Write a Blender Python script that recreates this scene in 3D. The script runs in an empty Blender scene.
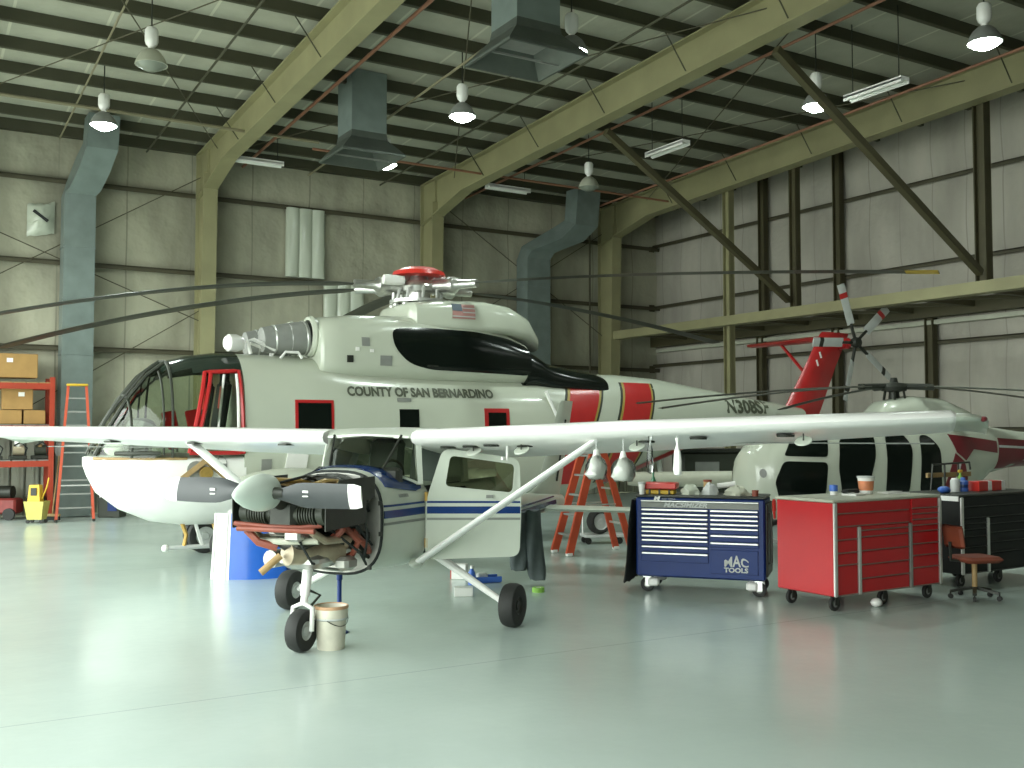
import bpy, bmesh, math, random
from mathutils import Vector, Matrix, noise as mnoise
random.seed(7)
scene = bpy.context.scene
COL = scene.collection
R = math.radians
PI = math.pi
# ------------------------------------------------------------------ place frame
# world: X runs along the back wall, Y runs towards the back wall, camera stands at (0, 0, 1.95)
CAM_H, FPX, HZ, YAW = 1.95, 1020.0, 430.0, R(31)
CY, SY = math.cos(YAW), math.sin(YAW)
def cw(x, z, h=0.0):
    """metres right of / in front of the camera position -> world"""
    return Vector((CY * x + SY * z, -SY * x + CY * z, h))
def cang(dx, dz):
    return math.atan2(-SY * dx + CY * dz, CY * dx + SY * dz)

# ------------------------------------------------------------------ materials
MATS = {}
def mat(name, col, rough=0.5, metal=0.0, var=0.06, scale=6.0, emit=None, estr=0.0, spec=0.5, coat=0.0):
    if name in MATS: return MATS[name]
    m = bpy.data.materials.new(name); m.use_nodes = True
    nt = m.node_tree; b = nt.nodes['Principled BSDF']
    b.inputs['Roughness'].default_value = rough
    b.inputs['Metallic'].default_value = metal
    b.inputs['Specular IOR Level'].default_value = spec
    if coat: b.inputs['Coat Weight'].default_value = coat; b.inputs['Coat Roughness'].default_value = 0.08
    if emit:
        b.inputs['Emission Color'].default_value = (*emit, 1); b.inputs['Emission Strength'].default_value = estr
    if var > 0:
        tc = nt.nodes.new('ShaderNodeTexCoord'); n = nt.nodes.new('ShaderNodeTexNoise')
        n.inputs['Scale'].default_value = scale; n.inputs['Detail'].default_value = 4
        r = nt.nodes.new('ShaderNodeValToRGB')
        r.color_ramp.elements[0].position = 0.3; r.color_ramp.elements[1].position = 0.7
        r.color_ramp.elements[0].color = (*[max(0, c * (1 - var)) for c in col], 1)
        r.color_ramp.elements[1].color = (*[min(1, c * (1 + var)) for c in col], 1)
        nt.links.new(tc.outputs['Object'], n.inputs['Vector'])
        nt.links.new(n.outputs['Fac'], r.inputs['Fac'])
        nt.links.new(r.outputs['Color'], b.inputs['Base Color'])
    else:
        b.inputs['Base Color'].default_value = (*col, 1)
    MATS[name] = m; return m

def glass(name, tint, refl=0.08, mixmax=0.5):
    m = bpy.data.materials.new(name); m.use_nodes = True
    nt = m.node_tree; nt.nodes.clear()
    o = nt.nodes.new('ShaderNodeOutputMaterial'); mx = nt.nodes.new('ShaderNodeMixShader')
    t = nt.nodes.new('ShaderNodeBsdfTransparent'); t.inputs['Color'].default_value = (*tint, 1)
    g = nt.nodes.new('ShaderNodeBsdfGlossy'); g.inputs['Roughness'].default_value = 0.03
    f = nt.nodes.new('ShaderNodeFresnel'); f.inputs['IOR'].default_value = 1.45
    nt.links.new(f.outputs[0], mx.inputs[0]); nt.links.new(t.outputs[0], mx.inputs[1])
    nt.links.new(g.outputs[0], mx.inputs[2]); nt.links.new(mx.outputs[0], o.inputs[0])
    MATS[name] = m; return m

def panel_mat(name, col, axis, spacing, seam_dark, stain=0.12, rough=0.75, bump=0.0, width=0.02):
    """sheet with straight seams every `spacing` metres along object axis, large stains"""
    m = bpy.data.materials.new(name); m.use_nodes = True
    nt = m.node_tree; b = nt.nodes['Principled BSDF']; L = nt.links.new
    tc = nt.nodes.new('ShaderNodeTexCoord'); sp = nt.nodes.new('ShaderNodeSeparateXYZ')
    L(tc.outputs['Object'], sp.inputs[0])
    a = nt.nodes.new('ShaderNodeMath'); a.operation = 'DIVIDE'; a.inputs[1].default_value = spacing
    L(sp.outputs[axis], a.inputs[0])
    fr = nt.nodes.new('ShaderNodeMath'); fr.operation = 'FRACT'; L(a.outputs[0], fr.inputs[0])
    lt = nt.nodes.new('ShaderNodeMath'); lt.operation = 'LESS_THAN'; lt.inputs[1].default_value = width / spacing
    L(fr.outputs[0], lt.inputs[0])
    n = nt.nodes.new('ShaderNodeTexNoise'); n.inputs['Scale'].default_value = 0.7; n.inputs['Detail'].default_value = 6
    mp = nt.nodes.new('ShaderNodeMapping'); mp.inputs['Scale'].default_value = (1.6, 1.6, 0.5)
    L(tc.outputs['Object'], mp.inputs[0]); L(mp.outputs[0], n.inputs['Vector'])
    rp = nt.nodes.new('ShaderNodeValToRGB')
    rp.color_ramp.elements[0].position = 0.3; rp.color_ramp.elements[1].position = 0.65
    rp.color_ramp.elements[0].color = (*[c * (1 - stain) for c in col], 1); rp.color_ramp.elements[1].color = (*col, 1)
    L(n.outputs['Fac'], rp.inputs['Fac'])
    mx = nt.nodes.new('ShaderNodeMix'); mx.data_type = 'RGBA'
    mx.inputs['B'].default_value = (*[c * seam_dark for c in col], 1)
    L(lt.outputs[0], mx.inputs['Factor']); L(rp.outputs['Color'], mx.inputs['A'])
    L(mx.outputs['Result'], b.inputs['Base Color'])
    b.inputs['Roughness'].default_value = rough
    if bump:
        n2 = nt.nodes.new('ShaderNodeTexNoise'); n2.inputs['Scale'].default_value = 1.8; n2.inputs['Detail'].default_value = 3
        L(tc.outputs['Object'], n2.inputs['Vector'])
        bp = nt.nodes.new('ShaderNodeBump'); bp.inputs['Strength'].default_value = bump; bp.inputs['Distance'].default_value = 0.15
        L(n2.outputs['Fac'], bp.inputs['Height']); L(bp.outputs[0], b.inputs['Normal'])
    MATS[name] = m; return m

def floor_mat():
    m = bpy.data.materials.new('epoxy_floor'); m.use_nodes = True
    nt = m.node_tree; b = nt.nodes['Principled BSDF']; L = nt.links.new
    tc = nt.nodes.new('ShaderNodeTexCoord')
    n = nt.nodes.new('ShaderNodeTexNoise'); n.inputs['Scale'].default_value = 0.5; n.inputs['Detail'].default_value = 8; n.inputs['Roughness'].default_value = 0.6
    L(tc.outputs['Object'], n.inputs['Vector'])
    rp = nt.nodes.new('ShaderNodeValToRGB')
    rp.color_ramp.elements[0].position = 0.3; rp.color_ramp.elements[1].position = 0.7
    rp.color_ramp.elements[0].color = (0.42, 0.50, 0.46, 1); rp.color_ramp.elements[1].color = (0.48, 0.56, 0.52, 1)
    L(n.outputs['Fac'], rp.inputs['Fac'])
    # saw cut joints
    sp = nt.nodes.new('ShaderNodeSeparateXYZ'); L(tc.outputs['Object'], sp.inputs[0])
    def joint(out, off, spacing):
        a = nt.nodes.new('ShaderNodeMath'); a.operation = 'ADD'; a.inputs[1].default_value = off; L(sp.outputs[out], a.inputs[0])
        d = nt.nodes.new('ShaderNodeMath'); d.operation = 'DIVIDE'; d.inputs[1].default_value = spacing; L(a.outputs[0], d.inputs[0])
        f = nt.nodes.new('ShaderNodeMath'); f.operation = 'FRACT'; L(d.outputs[0], f.inputs[0])
        l = nt.nodes.new('ShaderNodeMath'); l.operation = 'LESS_THAN'; l.inputs[1].default_value = 0.012 / spacing; L(f.outputs[0], l.inputs[0])
        return l
    j = joint('Y', -0.04, 7.5)
    k = nt.nodes.new('ShaderNodeMath'); k.operation = 'MULTIPLY'; k.inputs[1].default_value = 0.4; L(j.outputs[0], k.inputs[0])
    mx = nt.nodes.new('ShaderNodeMix'); mx.data_type = 'RGBA'; mx.inputs['B'].default_value = (0.12, 0.15, 0.13, 1)
    L(k.outputs[0], mx.inputs['Factor']); L(rp.outputs['Color'], mx.inputs['A']); L(mx.outputs['Result'], b.inputs['Base Color'])
    n2 = nt.nodes.new('ShaderNodeTexNoise'); n2.inputs['Scale'].default_value = 1.2; n2.inputs['Detail'].default_value = 5
    L(tc.outputs['Object'], n2.inputs['Vector'])
    r2 = nt.nodes.new('ShaderNodeMapRange'); r2.inputs['To Min'].default_value = 0.17; r2.inputs['To Max'].default_value = 0.27
    L(n2.outputs['Fac'], r2.inputs['Value']); L(r2.outputs[0], b.inputs['Roughness'])
    n3 = nt.nodes.new('ShaderNodeTexNoise'); n3.inputs['Scale'].default_value = 9; n3.inputs['Detail'].default_value = 2
    L(tc.outputs['Object'], n3.inputs['Vector'])
    bp = nt.nodes.new('ShaderNodeBump'); bp.inputs['Strength'].default_value = 0.06; bp.inputs['Distance'].default_value = 0.02
    L(n3.outputs['Fac'], bp.inputs['Height']); L(bp.outputs[0], b.inputs['Normal'])
    b.inputs['Specular IOR Level'].default_value = 0.5
    return m

M_floor = floor_mat()
M_wall = panel_mat('insulation_blanket', (0.43, 0.42, 0.315), 'X', 1.52, 0.6, 0.42, 0.7, 0.6, 0.035)
M_wallY = panel_mat('insulation_blanket_side', (0.45, 0.425, 0.36), 'Y', 0.9, 0.68, 0.3, 0.7, 0.4, 0.03)
M_roof = panel_mat('roof_blanket', (0.40, 0.405, 0.32), 'X', 1.52, 1.3, 0.18, 0.7, 0.3, 0.05)
M_sheet = panel_mat('ribbed_sheet', (0.45, 0.47, 0.38), 'X', 0.305, 0.5, 0.15, 0.5, 0.0, 0.04)
M_conc = mat('apron_concrete', (0.55, 0.56, 0.52), 0.9, var=0.1, scale=0.4)
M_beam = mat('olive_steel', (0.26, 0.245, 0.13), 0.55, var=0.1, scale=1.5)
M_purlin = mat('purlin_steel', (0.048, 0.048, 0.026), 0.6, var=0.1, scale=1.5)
M_girt = mat('girt_steel_shaded', (0.07, 0.063, 0.035), 0.6, var=0.12, scale=1.5)  # shade on the girts is put into this dark colour
M_post = mat('post_steel_shaded', (0.068, 0.06, 0.027), 0.6, var=0.1, scale=1.5)  # darker copy of olive_steel, the posts' shaded faces put into the colour
M_pipe = mat('pipe_paint', (0.2, 0.18, 0.11), 0.5)
M_rpipe = mat('sprinkler_pipe', (0.26, 0.12, 0.07), 0.5)
M_duct = mat('galvanised', (0.17, 0.21, 0.195), 0.45, 0.2, var=0.12, scale=3)
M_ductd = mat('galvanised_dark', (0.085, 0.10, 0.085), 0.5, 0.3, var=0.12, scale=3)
M_white = mat('white_paint', (0.78, 0.78, 0.74), 0.3, var=0.02, coat=0.3)
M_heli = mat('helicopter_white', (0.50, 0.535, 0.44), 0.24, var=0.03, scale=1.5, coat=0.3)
M_hull = mat('hull_white_lit', (0.84, 0.85, 0.80), 0.3, var=0.02)  # lighter copy of helicopter_white, daylight glare on the bow put into the colour
M_black = mat('gloss_black', (0.005, 0.008, 0.006), 0.16, var=0.0, spec=0.35)
M_dkgreen = mat('smoked_roof', (0.012, 0.022, 0.016), 0.15, var=0.0, coat=0.4)
M_red = mat('signal_red', (0.44, 0.022, 0.022), 0.28, var=0.05)
M_maroon = mat('maroon', (0.15, 0.014, 0.02), 0.3, var=0.05)
M_redbr = mat('bright_red', (0.55, 0.03, 0.02), 0.35, var=0.04)
M_redmet = mat('toolbox_red', (0.48, 0.012, 0.016), 0.3, var=0.04, scale=2, spec=0.4)
M_orange = mat('ladder_orange', (0.50, 0.075, 0.03), 0.45, var=0.06)
M_rack = mat('rack_orange', (0.34, 0.04, 0.016), 0.45, var=0.08)
M_steel = mat('bare_steel', (0.55, 0.55, 0.52), 0.3, 0.9, var=0.1, scale=12)
M_alu = mat('aluminium', (0.62, 0.63, 0.6), 0.32, 0.75, var=0.06, scale=10)
M_dark = mat('dark_metal', (0.028, 0.031, 0.024), 0.45, 0.3, var=0.15, scale=8)
M_rubber = mat('rubber', (0.017, 0.018, 0.016), 0.7, var=0.1, scale=10)
M_blue = mat('stripe_blue', (0.008, 0.035, 0.15), 0.25, var=0.03)
M_cowlblue = mat('cowl_blue', (0.015, 0.11, 0.5), 0.25, var=0.03, coat=0.3)
M_boxblue = mat('toolbox_blue', (0.008, 0.03, 0.15), 0.4, var=0.04, spec=0.3)
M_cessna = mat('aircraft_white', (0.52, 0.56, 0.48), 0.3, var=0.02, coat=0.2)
M_wing = mat('wing_white_lit', (0.86, 0.86, 0.83), 0.3, var=0.02)  # lighter copy of aircraft_white, glare on the leading edge put into the colour
M_spin = mat('spinner_grey', (0.50, 0.57, 0.51), 0.35, var=0.03)
M_prop = mat('propeller_grey', (0.045, 0.05, 0.052), 0.5, var=0.05)
M_blade = mat('rotor_blade', (0.028, 0.028, 0.017), 0.4, var=0.1, scale=2)
M_yellow = mat('yellow', (0.65, 0.42, 0.03), 0.5, var=0.05)
M_gold = mat('bronze_fitting', (0.42, 0.27, 0.07), 0.4, 0.5, var=0.15, scale=14)
M_tan = mat('tan_fitting', (0.36, 0.24, 0.10), 0.6, var=0.15, scale=8)
M_copper = mat('hose_red', (0.24, 0.06, 0.035), 0.5, var=0.1, scale=12)
M_exh = mat('exhaust_tan', (0.40, 0.34, 0.24), 0.35, 0.5, var=0.2, scale=8)
M_card = mat('cardboard', (0.34, 0.20, 0.065), 0.8, var=0.1, scale=4)
M_cloth = mat('dark_cloth', (0.02, 0.024, 0.022), 0.9, var=0.2, scale=10)
M_tarp = mat('grey_cover', (0.075, 0.095, 0.095), 0.75, var=0.12, scale=6)
M_ltgrey = mat('light_grey', (0.5, 0.52, 0.5), 0.5, var=0.05)
M_grey = mat('mid_grey', (0.22, 0.23, 0.21), 0.5, var=0.08)
M_text = mat('dark_lettering', (0.075, 0.085, 0.055), 0.5, var=0.0)
M_seat = mat('seat_orange', (0.2, 0.04, 0.015), 0.7, var=0.15)
M_green = mat('green_plastic', (0.25, 0.5, 0.08), 0.5, var=0.05)
M_bluepl = mat('blue_plastic', (0.05, 0.14, 0.5), 0.4, var=0.05)
M_gold2 = mat('stripe_gold', (0.35, 0.26, 0.06), 0.4, var=0.0)
M_lit = mat('lamp_lens_lit', (0.9, 0.95, 0.9), 0.4, var=0, emit=(0.86, 1.0, 0.93), estr=26)
M_unlit = mat('lamp_lens_off', (0.20, 0.22, 0.18), 0.3, var=0)
M_tube = mat('fluorescent_tube', (0.75, 0.78, 0.72), 0.4, var=0)
M_silver = mat('firewall_silver', (0.40, 0.40, 0.36), 0.38, 0.55, var=0.15, scale=5)
M_greenm = mat('dark_green_metal', (0.028, 0.034, 0.022), 0.5, var=0.1)
M_beige = mat('beige_tube', (0.42, 0.43, 0.34), 0.5, var=0.06)
G_clear = glass('canopy_glass', (0.72, 0.78, 0.70))
G_smoke = glass('smoked_glass', (0.16, 0.20, 0.17))
G_wind = glass('windshield_glass', (0.58, 0.60, 0.49))
G_bag = glass('clear_plastic', (0.82, 0.84, 0.82))

# ------------------------------------------------------------------ mesh builder
class MB:
    def __init__(s): s.bm = bmesh.new(); s.mi = 0
    def face(s, vs):
        try:
            f = s.bm.faces.new(vs); f.material_index = s.mi; return f
        except ValueError: return None
    def poly(s, pts): return s.face([s.bm.verts.new(p) for p in pts])
    def box(s, c, d, rot=None, taper=1.0, bev=0.0):
        M = Matrix.Translation(Vector(c)) @ (rot if rot is not None else Matrix.Identity(4))
        hx, hy, hz = d[0] / 2, d[1] / 2, d[2] / 2
        if bev > 0:
            b = min(bev, hx * .9, hy * .9, hz * .9); rings = []
            for z, i in ((-hz, b), (-hz + b, 0), (hz - b, 0), (hz, b)):
                ring = []
                for x, y in ((hx - i, hy - i - b), (hx - i - b, hy - i), (-hx + i + b, hy - i), (-hx + i, hy - i - b),
                             (-hx + i, -hy + i + b), (-hx + i + b, -hy + i), (hx - i - b, -hy + i), (hx - i, -hy + i + b)):
                    ring.append(M @ Vector((x, y, z)))
                rings.append(ring)
            s.loft(rings); return s
        v = []
        for z, k in ((-hz, 1), (hz, taper)):
            for x, y in ((-hx, -hy), (hx, -hy), (hx, hy), (-hx, hy)):
                v.append(s.bm.verts.new(M @ Vector((x * k, y * k, z))))
        for q in ((3, 2, 1, 0), (4, 5, 6, 7), (0, 1, 5, 4), (1, 2, 6, 5), (2, 3, 7, 6), (3, 0, 4, 7)):
            s.face([v[i] for i in q])
        return s
    def loft(s, rings, cap=True, closed=True):
        rv = [[s.bm.verts.new(p) for p in r] for r in rings]
        n = len(rv[0])
        for a, b in zip(rv, rv[1:]):
            for i in range(n if closed else n - 1):
                j = (i + 1) % n
                s.face([a[i], a[j], b[j], b[i]])
        if cap and closed:
            s.face(rv[0][::-1]); s.face(rv[-1])
        return s
    def cyl(s, p0, p1, r0, r1=None, n=12, cap=True):
        p0, p1 = Vector(p0), Vector(p1); r1 = r0 if r1 is None else r1
        d = (p1 - p0).normalized(); u = d.orthogonal().normalized(); w = d.cross(u)
        rings = [[p + (u * math.cos(2 * PI * i / n) + w * math.sin(2 * PI * i / n)) * r for i in range(n)] for p, r in ((p0, r0), (p1, r1))]
        return s.loft(rings, cap)
    def tube(s, pts, r, n=8, cap=True):
        pts = [Vector(p) for p in pts]; rings = []; u = None
        for i, p in enumerate(pts):
            d = (pts[min(i + 1, len(pts) - 1)] - pts[max(i - 1, 0)]).normalized()
            if u is None: u = d.orthogonal().normalized()
            u = (u - d * u.dot(d)).normalized(); w = d.cross(u)
            rr = r[i] if isinstance(r, (list, tuple)) else r
            rings.append([p + (u * math.cos(2 * PI * k / n) + w * math.sin(2 * PI * k / n)) * rr for k in range(n)])
        return s.loft(rings, cap)
    def lathe(s, prof, o=(0, 0, 0), axis=(0, 0, 1), n=24, cap=True):
        o, d = Vector(o), Vector(axis).normalized(); u = d.orthogonal().normalized(); w = d.cross(u)
        rings = [[o + d * z + (u * math.cos(2 * PI * k / n) + w * math.sin(2 * PI * k / n)) * max(r, 1e-4) for k in range(n)] for r, z in prof]
        return s.loft(rings, cap)
    def ball(s, c, r, n=12):
        r = (r, r, r) if not isinstance(r, (tuple, list)) else r
        rings = []
        for i in range(n + 1):
            t = -PI / 2 + PI * i / n
            k = max(math.cos(t), 1e-3)
            rings.append([Vector(c) + Vector((r[0] * k * math.cos(2 * PI * j / (2 * n)), r[1] * k * math.sin(2 * PI * j / (2 * n)), r[2] * math.sin(t))) for j in range(2 * n)])
        return s.loft(rings)
    def bar(s, p0, p1, w, h, up=(0, 0, 1)):
        p0, p1 = Vector(p0), Vector(p1); d = (p1 - p0).normalized(); up = Vector(up)
        x = d.cross(up)
        x = x.normalized() if x.length > 1e-4 else d.orthogonal().normalized()
        y = x.cross(d)
        rings = [[p + x * (a * w / 2) + y * (b * h / 2) for a, b in ((-1, -1), (1, -1), (1, 1), (-1, 1))] for p in (p0, p1)]
        return s.loft(rings)
    def ibeam(s, p0, p1, w, h, t=0.03, up=(0, 0, 1), h1=None):
        p0, p1 = Vector(p0), Vector(p1); d = (p1 - p0).normalized(); x = d.cross(Vector(up)).normalized(); y = x.cross(d)
        h1 = h if h1 is None else h1
        for (a0, a1, ww, fn) in ((0, 0, w, 0), (0, 0, w, 1), (0, 0, t, 2)):
            rings = []
            for p, hh in ((p0, h), (p1, h1)):
                lo, hi = {0: (-hh / 2, -hh / 2 + t), 1: (hh / 2 - t, hh / 2), 2: (-hh / 2, hh / 2)}[fn]
                rings.append([p + x * (-ww / 2) + y * lo, p + x * (ww / 2) + y * lo, p + x * (ww / 2) + y * hi, p + x * (-ww / 2) + y * hi])
            s.loft(rings)
        return s
    def prism(s, poly, fn0, fn1):
        """polygon (u, v) mapped by two functions -> closed slab"""
        a = [s.bm.verts.new(fn0(*p)) for p in poly]; b = [s.bm.verts.new(fn1(*p)) for p in poly]; n = len(a)
        s.face(a[::-1]); s.face(b)
        for i in range(n): s.face([a[i], a[(i + 1) % n], b[(i + 1) % n], b[i]])
        return s
    def ring_plate(s, outer, inner, fn0, fn1, N=48):
        c = Vector((sum(p[0] for p in inner) / len(inner), sum(p[1] for p in inner) / len(inner)))
        angs = sorted(set([round(2 * PI * i / N, 4) for i in range(N)] + [round(math.atan2(p[1] - c[1], p[0] - c[0]) % (2 * PI), 4) for p in list(outer) + list(inner)]))
        def hit(poly, t):
            d = Vector((math.cos(t), math.sin(t))); best = None
            for i in range(len(poly)):
                p, q = Vector(poly[i]), Vector(poly[(i + 1) % len(poly)]); e = q - p
                den = d[0] * e[1] - d[1] * e[0]
                if abs(den) < 1e-9: continue
                w = p - c; tt = (w[0] * e[1] - w[1] * e[0]) / den; uu = (w[0] * d[1] - w[1] * d[0]) / den
                if tt > 0 and -1e-4 <= uu <= 1.0001 and (best is None or tt > best): best = tt
            return c + d * best
        O = [hit(outer, t) for t in angs]; I = [hit(inner, t) for t in angs]; n = len(angs)
        o0 = [s.bm.verts.new(fn0(*p)) for p in O]; i0 = [s.bm.verts.new(fn0(*p)) for p in I]
        o1 = [s.bm.verts.new(fn1(*p)) for p in O]; i1 = [s.bm.verts.new(fn1(*p)) for p in I]
        for k in range(n):
            j = (k + 1) % n
            s.face([o0[k], i0[k], i0[j], o0[j]]); s.face([o1[k], o1[j], i1[j], i1[k]])
            s.face([o0[k], o0[j], o1[j], o1[k]]); s.face([i0[k], i1[k], i1[j], i0[j]])
        return s
    def build(s, name, m, parent=None, smooth=35, recalc=True):
        if recalc: bmesh.ops.recalc_face_normals(s.bm, faces=s.bm.faces)
        me = bpy.data.meshes.new(name); s.bm.to_mesh(me); s.bm.free()
        for k in (m if isinstance(m, (list, tuple)) else [m]): me.materials.append(k)
        if smooth:
            me.shade_smooth(); me.set_sharp_from_angle(angle=R(smooth))
        o = bpy.data.objects.new(name, me); COL.objects.link(o)
        if parent: o.parent = parent
        return o

def thing(name, label, cat, loc=(0, 0, 0), rotz=0, group=None):
    o = bpy.data.objects.new(name, None); COL.objects.link(o)
    o.empty_display_size = 0.2
    o.location = loc; o.rotation_euler = (0, 0, rotz)
    o['label'] = label; o['category'] = cat
    if group: o['group'] = group
    return o
def tag(o, label, cat, loc=None, rotz=None, group=None):
    o['label'] = label; o['category'] = cat
    if group: o['group'] = group
    if loc is not None: o.location = loc
    if rotz is not None: o.rotation_euler = (0, 0, rotz)
    return o
def struct(o, label=None, cat=None):
    o['kind'] = 'structure'
    if label: o['label'] = label
    if cat: o['category'] = cat
    return o
def dup(root, loc, rotz, label, group=None):
    r = root.copy(); COL.objects.link(r); r.location = loc; r.rotation_euler = (0, 0, rotz); r['label'] = label
    if group: r['group'] = group
    for ch in list(root.children):
        c = ch.copy(); COL.objects.link(c); c.parent = r
        for g in ch.children:
            d = g.copy(); COL.objects.link(d); d.parent = c
    return r
def rrect(x0, y0, x1, y1, r, n=4):
    pts = []
    for cx, cy, a in ((x1 - r, y1 - r, 0), (x0 + r, y1 - r, 90), (x0 + r, y0 + r, 180), (x1 - r, y0 + r, 270)):
        for i in range(n + 1):
            t = R(a + 90 * i / n); pts.append((cx + r * math.cos(t), cy + r * math.sin(t)))
    return pts
def round_poly(pts, r, n=4):
    out = []
    for i, p in enumerate(pts):
        p = Vector(p); a = Vector(pts[i - 1]) - p; b = Vector(pts[(i + 1) % len(pts)]) - p
        ra = min(r, a.length * .45); rb = min(r, b.length * .45)
        A = p + a.normalized() * ra; B = p + b.normalized() * rb
        for k in range(n + 1):
            t = k / n; out.append(tuple(A * (1 - t) ** 2 + p * 2 * t * (1 - t) + B * t ** 2))
    return out
def text_mesh(body, size, name, m, parent, fn, shear=0.0, width=None, bold=0.0, depth_fn=None, space=1.0, font_scale_x=1.0):
    """lettering as real mesh, mapped by fn(u, v); u runs 0..width"""
    cu = bpy.data.curves.new('tmp', 'FONT'); cu.body = body; cu.size = size; cu.shear = shear; cu.offset = bold
    cu.space_character = space; cu.resolution_u = 3
    ob = bpy.data.objects.new('tmp', cu); COL.objects.link(ob)
    dg = bpy.context.evaluated_depsgraph_get(); dg.update()
    me = bpy.data.meshes.new_from_object(ob.evaluated_get(dg))
    bpy.data.objects.remove(ob); bpy.data.curves.remove(cu)
    xs = [v.co.x for v in me.vertices]; x0, x1 = min(xs), max(xs)
    k = (width / (x1 - x0)) if width else font_scale_x
    for v in me.vertices: v.co = fn((v.co.x - x0) * k, v.co.y)
    me.name = name; me.materials.clear(); me.materials.append(m)
    o = bpy.data.objects.new(name, me); COL.objects.link(o)
    if parent: o.parent = parent
    return o

# a skinned body: sections (a, zb, zt, hw, zc, n_top, n_bot), a decreasing or increasing
class Body:
    def __init__(s, secs): s.secs = sorted(secs, key=lambda q: -q[0])
    def at(s, a):
        S = s.secs
        if a >= S[0][0]: return S[0]
        if a <= S[-1][0]: return S[-1]
        for p, q in zip(S, S[1:]):
            if p[0] >= a >= q[0]:
                t = (p[0] - a) / (p[0] - q[0]); t2 = t
                return tuple(p[i] * (1 - t2) + q[i] * t2 for i in range(7))
    def ring(s, sec, n=40):
        a, zb, zt, hw, zc, nt, nb = sec; out = []
        for i in range(n):
            t = 2 * PI * i / n; c, si = math.cos(t), math.sin(t)
            e = nt if si >= 0 else nb; hh = (zt - zc) if si >= 0 else (zc - zb)
            out.append(Vector((a, hw * math.copysign(abs(c) ** (2 / e), c), zc + hh * math.copysign(abs(si) ** (2 / e), si))))
        return out
    def side(s, a, z, off=0.0, sgn=1):
        a_, zb, zt, hw, zc, nt, nb = s.at(a)
        e = nt if z >= zc else nb; hh = (zt - zc) if z >= zc else (zc - zb)
        k = min(1.0, abs(z - zc) / max(hh, 1e-4))
        return Vector((a, sgn * (hw * (max(0.0, 1 - k ** e)) ** (1 / e) + off), z))
    def loft(s, mb, n=40, dense=3):
        rings = []
        S = s.secs
        for p, q in zip(S, S[1:]):
            for k in range(dense):
                t = k / dense; rings.append(s.ring(tuple(p[i] * (1 - t) + q[i] * t for i in range(7)), n))
        rings.append(s.ring(S[-1], n)); mb.loft(rings); return mb
    def patch(s, poly, off, name, m, parent, da=0.25, dz=0.12, sgn=1, thick=0.006):
        bm = bmesh.new(); bm.faces.new([bm.verts.new((p[0], 0, p[1])) for p in poly])
        a0, a1 = min(p[0] for p in poly), max(p[0] for p in poly); z0, z1 = min(p[1] for p in poly), max(p[1] for p in poly)
        for k in range(1, int((a1 - a0) / da) + 1):
            bmesh.ops.bisect_plane(bm, geom=bm.verts[:] + bm.edges[:] + bm.faces[:], plane_co=(a0 + k * da, 0, 0), plane_no=(1, 0, 0))
        for k in range(1, int((z1 - z0) / dz) + 1):
            bmesh.ops.bisect_plane(bm, geom=bm.verts[:] + bm.edges[:] + bm.faces[:], plane_co=(0, 0, z0 + k * dz), plane_no=(0, 0, 1))
        for v in bm.verts: v.co = s.side(v.co.x, v.co.z, off, sgn)
        bmesh.ops.recalc_face_normals(bm, faces=bm.faces)
        ret = bmesh.ops.extrude_face_region(bm, geom=bm.faces[:])
        for g in ret['geom']:
            if isinstance(g, bmesh.types.BMVert): g.co.y -= sgn * (thick + off)
        mb = MB(); mb.bm.free(); mb.bm = bm
        return mb.build(name, m, parent, 30)

def wheel(mb_t, mb_h, c, axis, r, w, rim=0.55):
    c, ax = Vector(c), Vector(axis).normalized()
    prof = [(r * rim, -w * .42), (r * .8, -w * .5), (r * .94, -w * .42), (r, -w * .2), (r, w * .2), (r * .94, w * .42), (r * .8, w * .5), (r * rim, w * .42), (r * rim, -w * .42)]
    mb_t.lathe(prof, c, ax, 28, cap=False)
    mb_h.lathe([(0, -w * .36), (r * .2, -w * .4), (r * .25, -w * .28), (r * rim * .9, -w * .3), (r * rim * 1.02, -w * .42), (r * rim * 1.02, w * .42), (r * rim * .9, w * .3), (r * .25, w * .28), (r * .2, w * .4), (0, w * .36)], c, ax, 24)

# ================================================================== THE BUILDING
XW, YB, XL, YF, EAVE = 20.8, 25.6, -3.0, -5.0, 9.0      # end wall, back wall, open side, front wall, deck at back wall
SL = 0.04
def roof_z(y): return EAVE + (YB - y) * SL
struct(MB().box(((XL + XW) / 2, (YF + YB) / 2, -0.1), (XW - XL, YB - YF, 0.2)).build('floor', M_floor, smooth=0), 'grey green sealed concrete hangar floor', 'floor')
struct(MB().box((XL - 25, (YF + YB) / 2, -0.12), (50, 110, 0.2)).build('floor_apron', M_conc, smooth=0), 'pale concrete apron outside the open hangar side', 'floor')
mb = MB(); mb.loft([[Vector((XL, YF, roof_z(YF))), Vector((XW + .2, YF, roof_z(YF))), Vector((XW + .2, YF, roof_z(YF) + .15)), Vector((XL, YF, roof_z(YF) + .15))], [Vector((XL, YB + .2, roof_z(YB + .2))), Vector((XW + .2, YB + .2, roof_z(YB + .2))), Vector((XW + .2, YB + .2, roof_z(YB + .2) + .15)), Vector((XL, YB + .2, roof_z(YB + .2) + .15))]])
struct(mb.build('ceiling', M_roof, smooth=0), 'flat hangar roof lined with off-white insulation blanket', 'ceiling')
GIRTS = (7.75, 5.85, 3.88, 1.95)
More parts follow.
